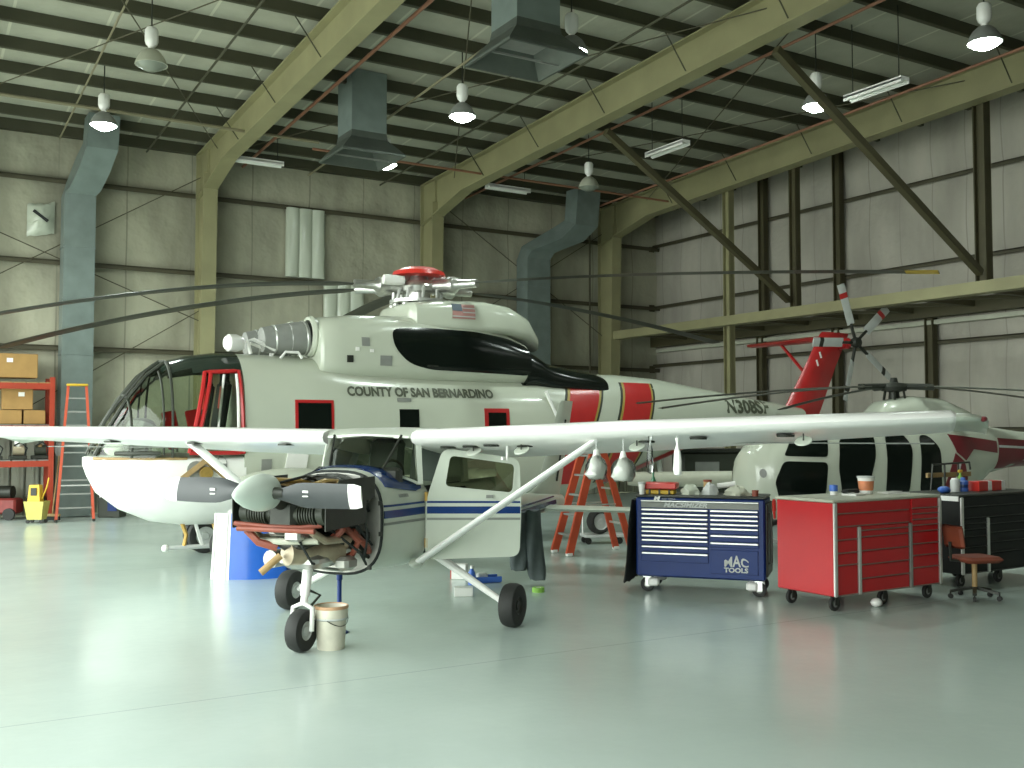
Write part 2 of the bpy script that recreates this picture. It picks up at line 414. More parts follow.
def puffy(axis, u0, u1, z0, z1, base, sgn, du):
    """one insulation course between two girts, bulging a little between its fixings"""
    mb = MB(); nu = max(2, int(abs(u1 - u0) / du)); nz = 8; g = []
    for i in range(nu + 1):
        row = []
        for j in range(nz + 1):
            u = u0 + (u1 - u0) * i / nu; z = z0 + (z1 - z0) * j / nz
            d = 0.07 * math.sin(PI * j / nz) ** .6 + 0.05 * mnoise.noise(Vector((u * .8, z * .9, base))) * math.sin(PI * j / nz)
            p = (u, base - sgn * d, z) if axis == 'x' else (base - sgn * d, u, z)
            row.append(mb.bm.verts.new(p))
        g.append(row)
    for i in range(nu):
        for j in range(nz): mb.face([g[i][j], g[i + 1][j], g[i + 1][j + 1], g[i][j + 1]])
    return mb
wb = MB(); wb.box(((XL + XW) / 2, YB + .15, 4.6), (XW - XL + .6, .2, 9.4))
levels = (9.0,) + GIRTS
for a, b in zip(levels, levels[1:]):
    p = puffy('x', XL, XW, b, a, YB, 1, .38)
    me = bpy.data.meshes.new('t'); p.bm.to_mesh(me); wb.bm.from_mesh(me); p.bm.free(); bpy.data.meshes.remove(me)
struct(wb.build('wall_back', M_wall, smooth=60, recalc=False), 'long hangar wall lined with stained off-white insulation', 'wall')
wb = MB(); wb.box((XW + .15, (YF + YB) / 2, 4.8), (.2, YB - YF + .4, 9.8))
for a, b in zip((roof_z(10), 7.84, 5.88, 4.02, 2.0), (7.84, 5.88, 4.02, 2.0, 0.02)):
    p = puffy('y', YF, YB, b, a, XW, 1, .45)
    me = bpy.data.meshes.new('t'); p.bm.to_mesh(me); wb.bm.from_mesh(me); p.bm.free(); bpy.data.meshes.remove(me)
struct(wb.build('wall_right', M_wallY, smooth=60, recalc=False), 'end wall of the hangar lined with off-white panels', 'wall')
struct(MB().box(((XL + XW) / 2, YF - .1, 5), (XW - XL, .2, 10.4)).build('wall_front', mat('dark_wall', (.10, .10, .085), .8, var=.1, scale=1), smooth=0), 'closed front wall behind the viewer', 'wall')
mb = MB(); mb.box((XL - .1, (YF + YB) / 2, 8.6), (.2, YB - YF, 3.2)); mb.box((XL - .1, (YF - 1.5) / 2, 3.5), (.2, -1.5 - YF, 7.0))
struct(mb.build('wall_left', MATS['dark_wall'], smooth=0), 'header above the open hangar doorway', 'wall')
# lower ribbed sheet of the back wall
mb = MB()
for k in range(int((XW - XL) / .305)):
    x = XL + k * .305
    mb.box((x + .15, YB - .02, .97), (.27, .05, 1.9)); mb.box((x + .15, YB - .055, .97), (.05, .03, 1.9))
struct(mb.build('trim_1', M_sheet, smooth=0), 'ribbed metal sheet along the foot of the long wall', 'wall')
# girts, bay by bay
COLX = (0.2, 6.32, 12.45, 18.5)
for z in GIRTS:
    for x0, x1 in zip((XL,) + COLX, COLX + (XW,)):
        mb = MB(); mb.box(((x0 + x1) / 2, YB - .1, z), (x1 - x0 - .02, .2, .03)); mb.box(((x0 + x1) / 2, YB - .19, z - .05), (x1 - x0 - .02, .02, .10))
        struct(mb.build('wall_girt', M_girt, smooth=0), 'steel girt coloured dark for shade on the long wall', 'beam')
for z in (7.84, 5.88, 4.02, 2.0):
    mb = MB(); mb.box((XW - .09, (YF + YB) / 2, z), (.16, YB - YF, .03)); mb.box((XW - .16, (YF + YB) / 2, z - .04), (.02, YB - YF, .09))
    struct(mb.build('end_wall_girt', M_girt, smooth=0), 'steel girt coloured dark for shade on the end wall', 'beam')
# eave strut
struct(MB().box(((XL + XW) / 2, YB - .12, EAVE - .12), (XW - XL, .22, .24)).build('eave_strut', M_purlin, smooth=0), 'dark eave strut along the top of the long wall', 'beam')
# purlins
y = YB - 1.2
while y > YF:
    zt = roof_z(y); mb = MB()
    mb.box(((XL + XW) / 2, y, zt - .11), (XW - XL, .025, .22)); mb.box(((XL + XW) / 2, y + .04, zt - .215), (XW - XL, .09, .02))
    struct(mb.build('roof_purlin', M_purlin, smooth=0), 'dark steel purlin across the roof', 'beam'); y -= 1.27
# portal frames: column with haunch + rafter
for i, x in enumerate(COLX):
    w = .34; yc = YB - .48
    mb = MB()
    # column web and flanges (tapered)
    def plate(pts, t):
        mb.prism([(p[0], p[1]) for p in pts], lambda u, v: Vector((x - t / 2, u, v)), lambda u, v: Vector((x + t / 2, u, v)))
    ztop = roof_z(YB) - .26
    plate([(YB - .25, 0), (YB - .25, ztop), (YB - .95, ztop), (YB - .95, ztop - .7), (YB - .72, 0)], .16)
    plate([(YB - .25, 0), (YB - .25, ztop), (YB - .22, ztop), (YB - .22, 0)], w)
    plate([(YB - .72, 0), (YB - .95, ztop - .6), (YB - .99, ztop - .6), (YB - .76, 0)], w)
    struct(mb.build('steel_column', M_beam, smooth=0), 'olive steel portal column on the long wall', 'column')
    mb = MB(); t0 = lambda yy: roof_z(yy) - .26
    P = [(YB - .2, 1.12), (YB - 2.6, .68), (YF, .64)]
    for (ya, ha), (yb_, hb) in zip(P, P[1:]):
        plate([(ya, t0(ya) - ha), (ya, t0(ya)), (yb_, t0(yb_)), (yb_, t0(yb_) - hb)], .03)
        plate([(ya, t0(ya) - .03), (ya, t0(ya)), (yb_, t0(yb_)), (yb_, t0(yb_) - .03)], w)
        plate([(ya, t0(ya) - ha - .03), (ya, t0(ya) - ha), (yb_, t0(yb_) - hb), (yb_, t0(yb_) - hb - .03)], w)
    struct(mb.build('roof_rafter', M_beam, smooth=0), 'olive steel rafter under the roof', 'beam')
    k = 0; yy = YB - 3.7
    while yy > 8:                                  # flange braces
        mb = MB(); zb = t0(yy) - .64
        for sg in (-1, 1): mb.bar((x + sg * .12, yy, zb + .03), (x + sg * .6, yy, t0(yy) + .03), .018, .018)
        struct(mb.build('flange_brace', M_purlin, smooth=0), 'thin brace between rafter and purlin', 'brace'); yy -= 2.54
# end frame: horizontal truss, posts, diagonal braces
def hb(x0, x1, y0, y1, z, h, name, m, label):
    return struct(MB().box(((x0 + x1) / 2, (y0 + y1) / 2, z), (x1 - x0, y1 - y0, h)).build(name, m, smooth=0), label, 'beam')
hb(18.4, 18.7, YF, YB - .8, 4.80, .24, 'truss_beam', M_beam, 'front beam of the walkway truss on the end wall')
hb(20.3, 20.55, YF, YB - .3, 4.72, .34, 'truss_beam', M_post, 'rear beam of the walkway truss on the end wall')
mb = MB(); yy = YB - 2.0
while yy > 0:
    mb.box((19.5, yy, 4.74), (1.6, .12, .12)); mb.bar((18.7, yy, 4.74), (20.3, yy - 1.6, 4.74), .07, .07); yy -= 1.6
struct(mb.build('truss_web', M_post, smooth=0), 'cross members of the walkway truss on the end wall', 'beam')
hb(20.52, 20.7, YF, YB - .3, 4.45, .1, 'door_track', M_beige, 'pale door track under the walkway truss')
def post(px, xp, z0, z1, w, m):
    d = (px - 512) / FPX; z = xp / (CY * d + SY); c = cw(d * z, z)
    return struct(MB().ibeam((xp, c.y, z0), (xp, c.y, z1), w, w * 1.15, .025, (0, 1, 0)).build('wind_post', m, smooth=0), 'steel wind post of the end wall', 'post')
post(730, 18.75, 0, 8.45, .2, M_beam)  # lighter steel than the other posts paints in its lit front flange
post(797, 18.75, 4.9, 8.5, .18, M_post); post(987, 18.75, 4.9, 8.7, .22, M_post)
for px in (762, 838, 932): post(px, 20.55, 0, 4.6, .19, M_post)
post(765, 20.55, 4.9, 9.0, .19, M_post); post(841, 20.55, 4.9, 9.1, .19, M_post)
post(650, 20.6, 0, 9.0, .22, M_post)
def at0(px, py, xp):
    d = (px - 512) / FPX; z = xp / (CY * d + SY); return cw(d * z, z, CAM_H - (py - HZ) * z / FPX)
def brace(p0, p1):
    mb = MB(); mb.bar(p0, p1, .13, .14)
    return struct(mb.build('diagonal_brace', M_post, smooth=0), 'diagonal steel brace from rafter down to the walkway truss', 'brace')
brace(at0(607, 128, 12.6), at0(790, 300, 18.55)); brace(at0(780, 44, 12.6), at0(983, 272, 18.55))
# rod bracing on the walls and under the roof
def rod(p0, p1, r=.012, m=M_girt, name='brace_rod', label='thin steel bracing rod'):
    return struct(MB().cyl(p0, p1, r, n=6).build(name, m), label, 'rod')
rod((0.5, YB - .3, 6.9), (6.3, YB - .3, 4.6)); rod((0.5, YB - .3, 4.6), (6.3, YB - .3, 8.2)); rod((0.5, YB - .3, 1.2), (6.3, YB - .3, 4.9))
rod((13, YB - .3, 4.6), (18.8, YB - .3, 8.2)); rod((13, YB - .3, 8.2), (18.8, YB - .3, 4.6))
rod((13.0, 24, 8.7), (18.9, 12, 9.1)); rod((13.0, 12, 9.0), (18.9, 24, 8.6)); rod((6.7, 24, 8.6), (12.6, 12, 9.1)); rod((6.7, 12, 9.1), (12.6, 24, 8.6)); rod((0.5, 24, 8.6), (6.3, 12, 9.0)); rod((.5, 12, 9.0), (6.3, 24, 8.6))
for p0, p1, r, m, nm, lb in (
        ((-4, 21.8, 8.45), (8, 21.8, 8.45), .035, M_pipe, 'roof_conduit', 'pale conduit pipe crossing the roof above the left duct'),
        ((3.0, 25, 8.6), (3.0, 8, 9.15), .02, M_pipe, 'roof_conduit', 'thin conduit carrying the left row of lamps'),
        ((4.9, 25, 8.55), (4.9, 8, 9.2), .022, M_purlin, 'roof_conduit', 'thin dark conduit left of the first rafter'),
        ((8.9, 25, 8.5), (8.9, 8, 9.1), .025, M_pipe, 'roof_conduit', 'conduit carrying the middle row of lamps'),
        ((10.9, 25, 8.5), (10.9, 8, 9.1), .022, M_purlin, 'roof_conduit', 'dark conduit left of the second rafter'),
        ((7.2, 25, 8.5), (7.2, 8, 9.1), .035, M_rpipe, 'sprinkler_pipe', 'rust red sprinkler pipe right of the first rafter'),
        ((13.5, 25, 8.45), (13.5, 8, 9.0), .03, M_rpipe, 'sprinkler_pipe', 'rust red sprinkler pipe right of the second rafter'),
        ((17.4, 25, 8.45), (17.4, 8, 9.0), .03, M_rpipe, 'sprinkler_pipe', 'rust red sprinkler pipe by the end frame'),
        ((8, 22.2, 8.4), (19, 22.2, 8.4), .03, M_rpipe, 'sprinkler_pipe', 'rust red sprinkler pipe running along the back of the roof'),
        ((1.4, 25.2, 0), (1.4, 25.2, 8.6), .03, M_pipe, 'wall_conduit', 'conduit up the long wall above the pallet rack, left one of two'),
        ((1.75, 25.2, 0), (1.75, 25.2, 8.6), .03, M_pipe, 'wall_conduit', 'conduit up the long wall above the pallet rack, right one of two'),
        ((17.9, 25.2, 2), (17.9, 25.2, 8.6), .03, M_girt, 'wall_conduit', 'dark conduit up the long wall left of the end column')):
    tag(MB().cyl(p0, p1, r, n=8).build(nm, m), lb, 'pipe')
# --------------------------------------------------------------- patched wall panels
def quilt(x0, x1, z0, z1, name, label):
    mb = MB(); nu, nz = 24, 12; g = []
    for i in range(nu + 1):
        row = []
        for j in range(nz + 1):
            u = i / nu; f = abs(math.sin(PI * 3 * u)) ** .5 * .06 + .03 * mnoise.noise(Vector((x0 + u * 3, j * .3, 2)))
            row.append(mb.bm.verts.new((x0 + (x1 - x0) * u, YB - .235 - f, z0 + (z1 - z0) * j / nz)))
        g.append(row)
    for i in range(nu):
        for j in range(nz): mb.face([g[i][j], g[i + 1][j], g[i + 1][j + 1], g[i][j + 1]])
    ret = bmesh.ops.extrude_face_region(mb.bm, geom=mb.bm.faces[:])
    for q in ret['geom']:
        if isinstance(q, bmesh.types.BMVert): q.co.y = YB - .15
    return tag(mb.build(name, M_heli, smooth=50), label, 'insulation')
quilt(8.46, 9.5, 5.9, 7.7, 'wall_blanket', 'white folded insulation panel high on the long wall, upper one of two')
quilt(9.5, 10.6, 3.95, 5.8, 'wall_blanket', 'white folded insulation panel behind the rotor head, lower one of two')
mb = MB(); rings = []
for i in range(11):
    k = i / 10; rings.append([Vector((2.40 + .58 * k, YB - .12 - (.16 * math.sin(PI * k) + .05 * mnoise.noise(Vector((k * 5, j, 1)))) * math.sin(PI * j / 15) ** .5 if j < 15 else YB - .1, 6.35 + .75 * (j / 15) + .12 * k + .06 * mnoise.noise(Vector((k * 4, j * .5, 3))))) for j in range(16)])
mb.loft(rings, cap=False, closed=False); tf = tag(mb.build('insulation_flap', M_heli, smooth=40), 'torn puffed insulation flap high on the long wall left of the grey air duct', 'insulation')
MB().bar((2.52, YB - .25, 6.95), (2.82, YB - .3, 6.72), .02, .07).build('tear', M_cloth, tf, 0)
# --------------------------------------------------------------- ducts
def duct(name, label, x, w, d, path, m):
    t = thing(name, label, 'duct', (x, YB - .3 - d / 2, 0))
    mb = MB()
    rings = [[Vector((dx + sx * w / 2, dy + sy * d / 2 * math.cos(tl), z + sy * d / 2 * math.sin(tl))) for sx, sy in ((-1, -1), (1, -1), (1, 1), (-1, 1))] for dx, dy, z, tl in path]
    mb.loft(rings); mb.build('casing', m, t, 20)
    for k in range(1, 6):
        z = k * 1.22
        MB().box((0, 0, z), (w + .03, d + .03, .03)).build('joint_flange', m, t, 0)
    return t
duct('air_duct', 'tall grey sheet metal air duct beside the pallet rack', 3.42, .66, .6, [(0, 0, .02, 0), (0, 0, 7.3, 0), (.08, -.12, 7.5, .4), (.22, -.5, 7.95, .65), (.32, -.85, 8.3, .35), (.34, -.9, 8.95, 0)], M_duct)
duct('air_duct', 'grey sheet metal air duct near the far corner behind the rotor', 15.75, .78, .6, [(0, 0, .02, 0), (0, 0, 6.9, 0), (.1, -.1, 7.2, .35), (.75, -.7, 7.6, .7), (1.0, -1.0, 7.9, .35), (1.05, -1.05, 8.85, 0)], M_duct)
def hood(x, y, zb, label):
    t = thing('ventilation_hood', label, 'ventilation hood', (x, y, zb))
    zt = roof_z(y) - zb
    mb = MB(); mb.box((0, 0, (zt + .45) / 2), (.76, .76, zt - .45)); mb.build('shaft', M_duct, t, 0)
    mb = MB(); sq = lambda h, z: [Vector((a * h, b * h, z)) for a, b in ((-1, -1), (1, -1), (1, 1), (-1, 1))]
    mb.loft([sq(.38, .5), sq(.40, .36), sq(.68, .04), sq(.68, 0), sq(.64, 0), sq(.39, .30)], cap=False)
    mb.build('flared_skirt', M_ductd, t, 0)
    mb = MB(); mb.poly(sq(.39, .30)); mb.box((0, 0, .05), (1.28, .02, .03)); mb.build('baffle', M_grey, t, 0)
hood(8.05, 13.0, 7.55, 'large galvanised ventilation hood hanging from the roof, nearer of two')
hood(8.05, 19.4, 7.5, 'galvanised ventilation hood hanging from the roof, farther of two')
# --------------------------------------------------------------- lamps
def lamp(lit):
    t = thing('high_bay_lamp', 'x', 'lamp', (0, 0, 0), 0, 'high bay lamps under the roof')
    MB().cyl((0, 0, .61), (0, 0, 1.45), .012, n=6).build('hanger', M_dark, t)
    MB().lathe([(0, .62), (.08, .62), (.11, .57), (.11, .40), (.09, .34), (.05, .30), (.05, .24), (0, .24)], n=16).build('ballast_housing', M_white, t)
    MB().lathe([(.05, .27), (.10, .25), (.17, .19), (.22, .11), (.255, .02), (.26, 0), (.245, .0), (.20, .11), (.15, .17)], n=24, cap=False).build('reflector', M_grey if lit else M_beige, t)
    MB().lathe([(0, -.10), (.10, -.085), (.18, -.045), (.244, .01), (.2, .03), (0, .03)], n=24).build('lens', M_lit if lit else M_unlit, t)
    return t
LAMPS = [(3.3, 21.0, 1, 'lit lamp hanging over the left air duct'), (3.4, 17.1, 0, 'unlit lamp, the one left of the first rafter'),
         (9.25, 20.9, 1, 'lit lamp close beside the farther ventilation hood'), (9.05, 16.9, 1, 'lit lamp between the two ventilation hoods'),
         (8.97, 13.1, 1, 'lit lamp close beside the nearer ventilation hood'), (14.4, 20.3, 0, 'unlit lamp near the far corner by the right duct'),
         (14.35, 13.0, 1, 'lit lamp half behind the long diagonal brace'), (14.2, 9.5, 1, 'lit lamp nearest the upper right corner')]
p_on = p_off = None
for x, y, lit, lb in LAMPS:
    src = p_on if lit else p_off
    if src is None:
        o = lamp(lit); o.location = (x, y, 7.9); o['label'] = 'round high bay ' + lb
        if lit: p_on = o
        else: p_off = o
    else: dup(src, (x, y, 7.9), 0, 'round high bay ' + lb)
    if lit:
        ld = bpy.data.lights.new('lamp_glow', 'SPOT'); ld.energy = 160; ld.color = (.88, 1, .93); ld.spot_size = R(140); ld.spot_blend = .6; ld.shadow_soft_size = .25
        lo = bpy.data.objects.new('lamp_glow', ld); COL.objects.link(lo); lo.location = (x, y, 7.78)
def fluo(loc, rz, label, z):
    t = thing('fluorescent_fixture', label, 'light fixture', (loc[0], loc[1], z), rz, 'unlit fluorescent fixtures under the roof')
    mb = MB(); mb.box((0, 0, .07), (1.25, .22, .06)); mb.box((0, .1, .03), (1.25, .02, .08)); mb.box((0, -.1, .03), (1.25, .02, .08)); mb.build('tray', M_white, t, 0)
    for s in (-.05, .05): MB().cyl((-.6, s, .015), (.6, s, .015), .019, n=8).build('tube', M_tube, t)
    for s in (-.5, .5): MB().cyl((s, 0, .09), (s, 0, roof_z(loc[1]) - z - .2), .01, n=5).build('hanger', M_dark, t)
fluo((14.05, 16.9), PI / 2, 'unlit fluorescent fixture between the two diagonal braces', 7.95)
fluo((14.75, 12.0), PI / 2, 'unlit fluorescent fixture right of the half hidden lit lamp', 7.95)
fluo((7.0, 23.2), 0, 'unlit fluorescent fixture by the first column', 8.15)
fluo((13.4, 22.5), 0, 'unlit fluorescent fixture by the second column', 8.15)

# ================================================================== LARGE RESCUE HELICOPTER
# local: x towards its nose, y to its port side (facing the viewer), z up, origin under the rotor mast
hub = cw(-1.61, 17.5)
H1 = thing('helicopter', 'large white helicopter with red bands and county lettering, long drooping rotor blades', 'helicopter', hub, PI)
hull = Body([(5.34, 1.42, 1.56, .10, 1.5, 6, 2), (5.28, 1.27, 1.57, .32, 1.5, 6, 2), (5.15, 1.03, 1.57, .56, 1.45, 6, 2), (4.85, .79, 1.58, .80, 1.4, 6, 2.1),
             (4.42, .60, 1.6, .95, 1.4, 6, 2.2), (4.0, .53, 1.6, 1.02, 1.35, 6, 2.4), (3.27, .52, 1.6, 1.05, 1.35, 6, 2.6)])
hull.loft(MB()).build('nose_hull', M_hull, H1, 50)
fus = Body([(3.30, .52, 3.12, 1.06, 1.7, 3.4, 2.6), (2.2, .52, 3.12, 1.08, 1.7, 3.2, 2.6), (1.5, .52, 3.0, 1.08, 1.7, 3.2, 2.6), (.5, .52, 2.92, 1.08, 1.7, 3.4, 2.6),
            (-1.0, .54, 2.88, 1.08, 1.7, 3.4, 2.6), (-2.5, .62, 2.90, 1.06, 1.7, 3.4, 2.5), (-3.2, .78, 2.99, 1.03, 1.75, 3.0, 2.4), (-4.0, 1.0, 3.0, .97, 1.85, 2.8, 2.3),
            (-5.0, 1.32, 2.95, .84, 2.0, 2.6, 2.2), (-5.8, 1.58, 2.85, .70, 2.1, 2.4, 2.2), (-6.6, 1.78, 2.75, .57, 2.2, 2.4, 2.2), (-7.6, 1.92, 2.62, .43, 2.25, 2.3, 2.2), (-9.1, 2.02, 2.44, .28, 2.24, 2.2, 2.2)])
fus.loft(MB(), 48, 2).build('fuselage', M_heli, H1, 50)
# cockpit canopy
can = Body([(5.24, 1.5, 1.66, .34, 1.55, 2.2, 2), (5.05, 1.5, 2.08, .62, 1.55, 2.3, 2), (4.82, 1.5, 2.45, .80, 1.55, 2.5, 2), (4.55, 1.5, 2.78, .91, 1.55, 2.8, 2), (4.3, 1.5, 2.97, .97, 1.55, 3.0, 2),
            (4.0, 1.5, 3.06, 1.02, 1.55, 3.2, 2), (3.6, 1.5, 3.12, 1.05, 1.55, 3.4, 2), (3.30, 1.5, 3.13, 1.06, 1.55, 3.4, 2)])
def half_ring(sec, n=24):
    a, zb, zt, hw, zc, nt, nb = sec; out = []
    for i in range(n + 1):
        t = PI * i / n; c, si = math.cos(t), math.sin(t)
        out.append(Vector((a, hw * math.copysign(abs(c) ** (2 / nt), c), zc + (zt - zc) * abs(si) ** (2 / nt))))
    return out
rings = []
for p, q in zip(can.secs, can.secs[1:]):
    for k in range(3): rings.append(half_ring(tuple(p[i] + (q[i] - p[i]) * k / 3 for i in range(7))))
rings.append(half_ring(can.secs[-1]))
def strip(sel, name, m, lift=0.0):
    mb = MB(); vs = {}
    def v(i, j):
        if (i, j) not in vs: vs[(i, j)] = mb.bm.verts.new(rings[i][j] + Vector((0, 0, lift)))
        return vs[(i, j)]
    for i in range(len(rings) - 1):
        for j in range(len(rings[0]) - 1):
            c = (rings[i][j] + rings[i + 1][j + 1]) / 2
            if sel(c): mb.face([v(i, j), v(i + 1, j), v(i + 1, j + 1), v(i, j + 1)])
    return mb.build(name, m, H1, 60)
isroof = lambda c: c.z > 2.80 and c.x < 4.42
strip(isroof, 'cockpit_roof', M_dkgreen)
gl = strip(lambda c: not isroof(c), 'canopy', G_clear)
def on_can(a, z, off=.012, sgn=1): return can.side(a, z, off, sgn)
mb = MB()
for sgn in (1, -1):
    mb.tube([on_can(4.42 + .0 * k, 1.6 + k * .12, sgn=sgn) for k in range(11)], .016, 6)
    mb.tube([on_can(5.02 - k * .07, 1.62, sgn=sgn) for k in range(9)], .03, 6)
for yk in (0.0, .38, -.38):
    pts = []
    for sec in can.secs[:5]:
        a, zb, zt, hw, zc, nt, nb = sec; k = min(.98, abs(yk) / hw)
        pts.append(Vector((a, yk, zc + (zt - zc) * (1 - k ** nt) ** (1 / nt) + .01)))
    mb.tube(pts, .028, 6)
for k in (2, 4):
    mb.tube([p + Vector((0, 0, .008)) for p in half_ring(can.secs[k])], .02, 6)
mb.build('canopy_frame', M_greenm, H1)
# windscreen wipers
MB().tube([(4.93, .35, 2.34), (4.6, .45, 2.78)], .012, 6).build('wiper', M_dark, H1)
# sliding cockpit window / door in red frame
mb = MB()
fr = [(4.08, 1.62), (3.84, 2.79), (3.36, 2.82), (3.32, 1.62)]
seq = []
for p, q in zip(fr, fr[1:] + fr[:1]):
    for k in range(8): seq.append((p[0] + (q[0] - p[0]) * k / 8, p[1] + (q[1] - p[1]) * k / 8))
mb.tube([on_can(a, z, .02) for a, z in seq] + [on_can(*seq[0], .02)], .032, 6)
dr = mb.build('cockpit_door', M_red, H1); dr['label'] = 'red framed cockpit door'
MB().tube([on_can(4.00 - k * .03, 1.66 + k * .14, .03) for k in range(9)], .03, 6).build('door_pillar', M_red, dr)
MB().tube([on_can(3.40, 1.65 + k * .14, .03) for k in range(9)], .022, 6).build('window_rail', M_white, dr)
MB().tube([on_can(3.72, 1.68, .03), on_can(3.58, 2.76, .03)], .02, 6).build('window_strut', M_white, dr)
# inside the cockpit
MB().box((3.85, 0, 1.5), (1.2, 1.7, .1)).build('cockpit_floor', M_dark, H1, 0)
mb = MB(); mb.box((4.72, 0, 1.72), (.35, 1.2, .5), bev=.06); mb.box((4.55, 0, 2.0), (.25, 1.0, .22), Matrix.Rotation(R(-20), 4, 'Y'), bev=.06); mb.build('instrument_panel', M_grey, H1)
for s in (.48, -.48):
    mb = MB(); mb.box((3.72, s, 1.86), (.5, .46, .14), bev=.05); mb.box((3.50, s, 2.28), (.13, .46, .8), Matrix.Rotation(R(-8), 4, 'Y'), bev=.05)
    mb.box((3.45, s, 2.74), (.1, .26, .2), bev=.04)
    mb.build('pilot_seat', M_cloth, H1)
    MB().bar((3.58, s + .12, 1.98), (3.52, s + .12, 2.6), .12, .03).build('harness', M_redbr, H1)
    MB().box((3.93, s * 1.6, 1.95), (.22, .04, .6), Matrix.Rotation(R(12), 4, 'Y'), bev=.015).build('side_panel', M_red, H1)
MB().box((3.24, 0, 2.2), (.05, 1.7, 1.3)).build('cockpit_bulkhead', M_grey, H1, 0)
# white rounded lump on the dash, seen through the lower pane
mb = MB(); mb.ball((4.9, .22, 1.68), (.2, .34, .12), 8); mb.build('dash_lump', M_white, H1)
# brown sill strip around the bow, openings in the hull side
mb = MB(); pts = [hull.side(a, 1.545, .015) for a in (5.26, 5.2, 5.1, 4.9, 4.6, 4.3, 4.1)]
mb.tube(pts, .022, 6); mb.build('sill_strip', M_tan, H1)
fus.patch([(3.05, 1.24), (2.9, 1.24), (2.9, 1.52), (3.05, 1.52)], .012, 'access_panel', M_grey, H1)
hull.patch([(3.98 + .13 * math.cos(t * PI / 8), 1.38 + .13 * math.sin(t * PI / 8)) for t in range(16)], .012, 'round_vent', M_grey, H1, .1)
hull.patch([(3.62 + .07 * math.cos(t * PI / 8), 1.45 + .13 * math.sin(t * PI / 8)) for t in range(16)], .012, 'round_vent', M_grey, H1, .1)
fus.patch([(2.72, 1.25), (2.4, 1.2), (2.34, 1.58), (2.66, 1.62)], .02, 'white_panel', M_white, H1)
# engine deck and rotor pylon
deck = Body([(2.08, 2.6, 3.68, .86, 3.0, 3.6, 2), (2.02, 2.6, 3.74, .90, 3.0, 3.6, 2), (1.4, 2.6, 3.82, .93, 3.0, 3.4, 2), (.43, 2.6, 3.86, .95, 3.0, 3.4, 2), (-.6, 2.6, 3.86, .96, 3.0, 3.4, 2), (-1.35, 2.6, 3.66, .95, 3.0, 3.2, 2), (-1.7, 2.6, 3.52, .93, 3.0, 3.0, 2)])
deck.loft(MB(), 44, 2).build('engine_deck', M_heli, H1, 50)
rear = Body([(-1.66, 2.5, 3.49, .92, 2.9, 3.0, 2), (-1.9, 2.5, 3.36, .92, 2.9, 2.8, 2), (-2.2, 2.5, 3.19, .92, 2.8, 2.6, 2), (-2.6, 2.5, 3.12, .92, 2.75, 2.4, 2), (-3.2, 2.5, 3.05, .90, 2.7, 2.3, 2), (-3.42, 2.5, 3.0, .85, 2.7, 2.2, 2)])
rear.loft(MB(), 44, 2).build('exhaust_fairing', M_black, H1, 50)
black_poly = round_poly([(.90, 3.58), (.88, 3.28), (.62, 3.02), (.25, 2.93), (-1.0, 2.90), (-1.72, 2.88), (-1.72, 3.38), (-1.3, 3.52), (-.6, 3.60), (.3, 3.62)], .15)
deck.patch(black_poly, .012, 'engine_panel', M_black, H1, .2, .06)['label'] = 'gloss black engine side panel'
fus.patch([(-1.6, 2.72), (-3.30, 2.77), (-3.30, 2.95), (-1.6, 2.86)], .012, 'lower_fairing', M_black, H1, .2, .04)
pyl = Body([(.46, 3.55, 4.03, .60, 3.7, 5, 3), (.40, 3.55, 4.08, .78, 3.7, 5, 3), (-.2, 3.55, 4.14, .88, 3.7, 5, 3), (-.9, 3.55, 4.16, .90, 3.7, 5, 3), (-1.4, 3.55, 4.12, .86, 3.7, 4, 3), (-1.8, 3.5, 3.98, .76, 3.65, 3, 3), (-2.05, 3.4, 3.72, .62, 3.5, 2.4, 3), (-2.15, 3.35, 3.5, .45, 3.4, 2.2, 3)])
pyl.loft(MB(), 44, 2).build('rotor_pylon', M_heli, H1, 50)
flag = pyl.patch([(-.20, 3.80), (-.62, 3.80), (-.62, 4.05), (-.20, 4.05)], .012, 'flag_decal', mat('flag_red', (.42, .22, .2), .5, var=0), H1, .1)
pyl.patch([(-.20, 3.93), (-.38, 3.93), (-.38, 4.05), (-.20, 4.05)], .018, 'flag_canton', mat('flag_blue', (.06, .09, .12), .5, var=0), flag, .1)
for k in range(3):
    z = 3.83 + k * .072
    pyl.patch([(-.20 if k == 0 else -.39, z), (-.62, z), (-.62, z + .018), (-.20 if k == 0 else -.39, z + .018)], .02, 'flag_stripe', M_ltgrey, flag, .1)
# intakes with foreign object screens
for s in (.46, -.46):
    t = MB().lathe([(.31, 0), (.33, .05), (.31, .10), (.26, .10), (.25, 0)], (2.06, s, 3.42), (1, 0, 0), 32).build('intake_ring', M_heli, H1)
    MB().lathe([(0, .03), (.10, .05), (.26, .02), (.26, 0), (0, 0)], (2.08, s, 3.42), (1, 0, 0), 32).build('intake_face', M_dark, t)
    MB().lathe([(.265, .10), (.255, .3), (.22, .62), (.19, .80), (.0, .84)], (2.08, s * .95, 3.40), (1, 0, -.08), 28).build('intake_screen', M_grey, t)
    mb = MB()
    for q in (.12, .36, .6): mb.lathe([(.27 - q * .09, q), (.28 - q * .09, q + .02), (.27 - q * .09, q + .04)], (2.08, s * .95, 3.40), (1, 0, -.08), 28)
    mb.build('screen_hoop', M_alu, t)
    MB().bar((2.7, s * .95, 3.2), (2.75, s * .95, 3.0), .05, .05).build('screen_leg', M_white, t)
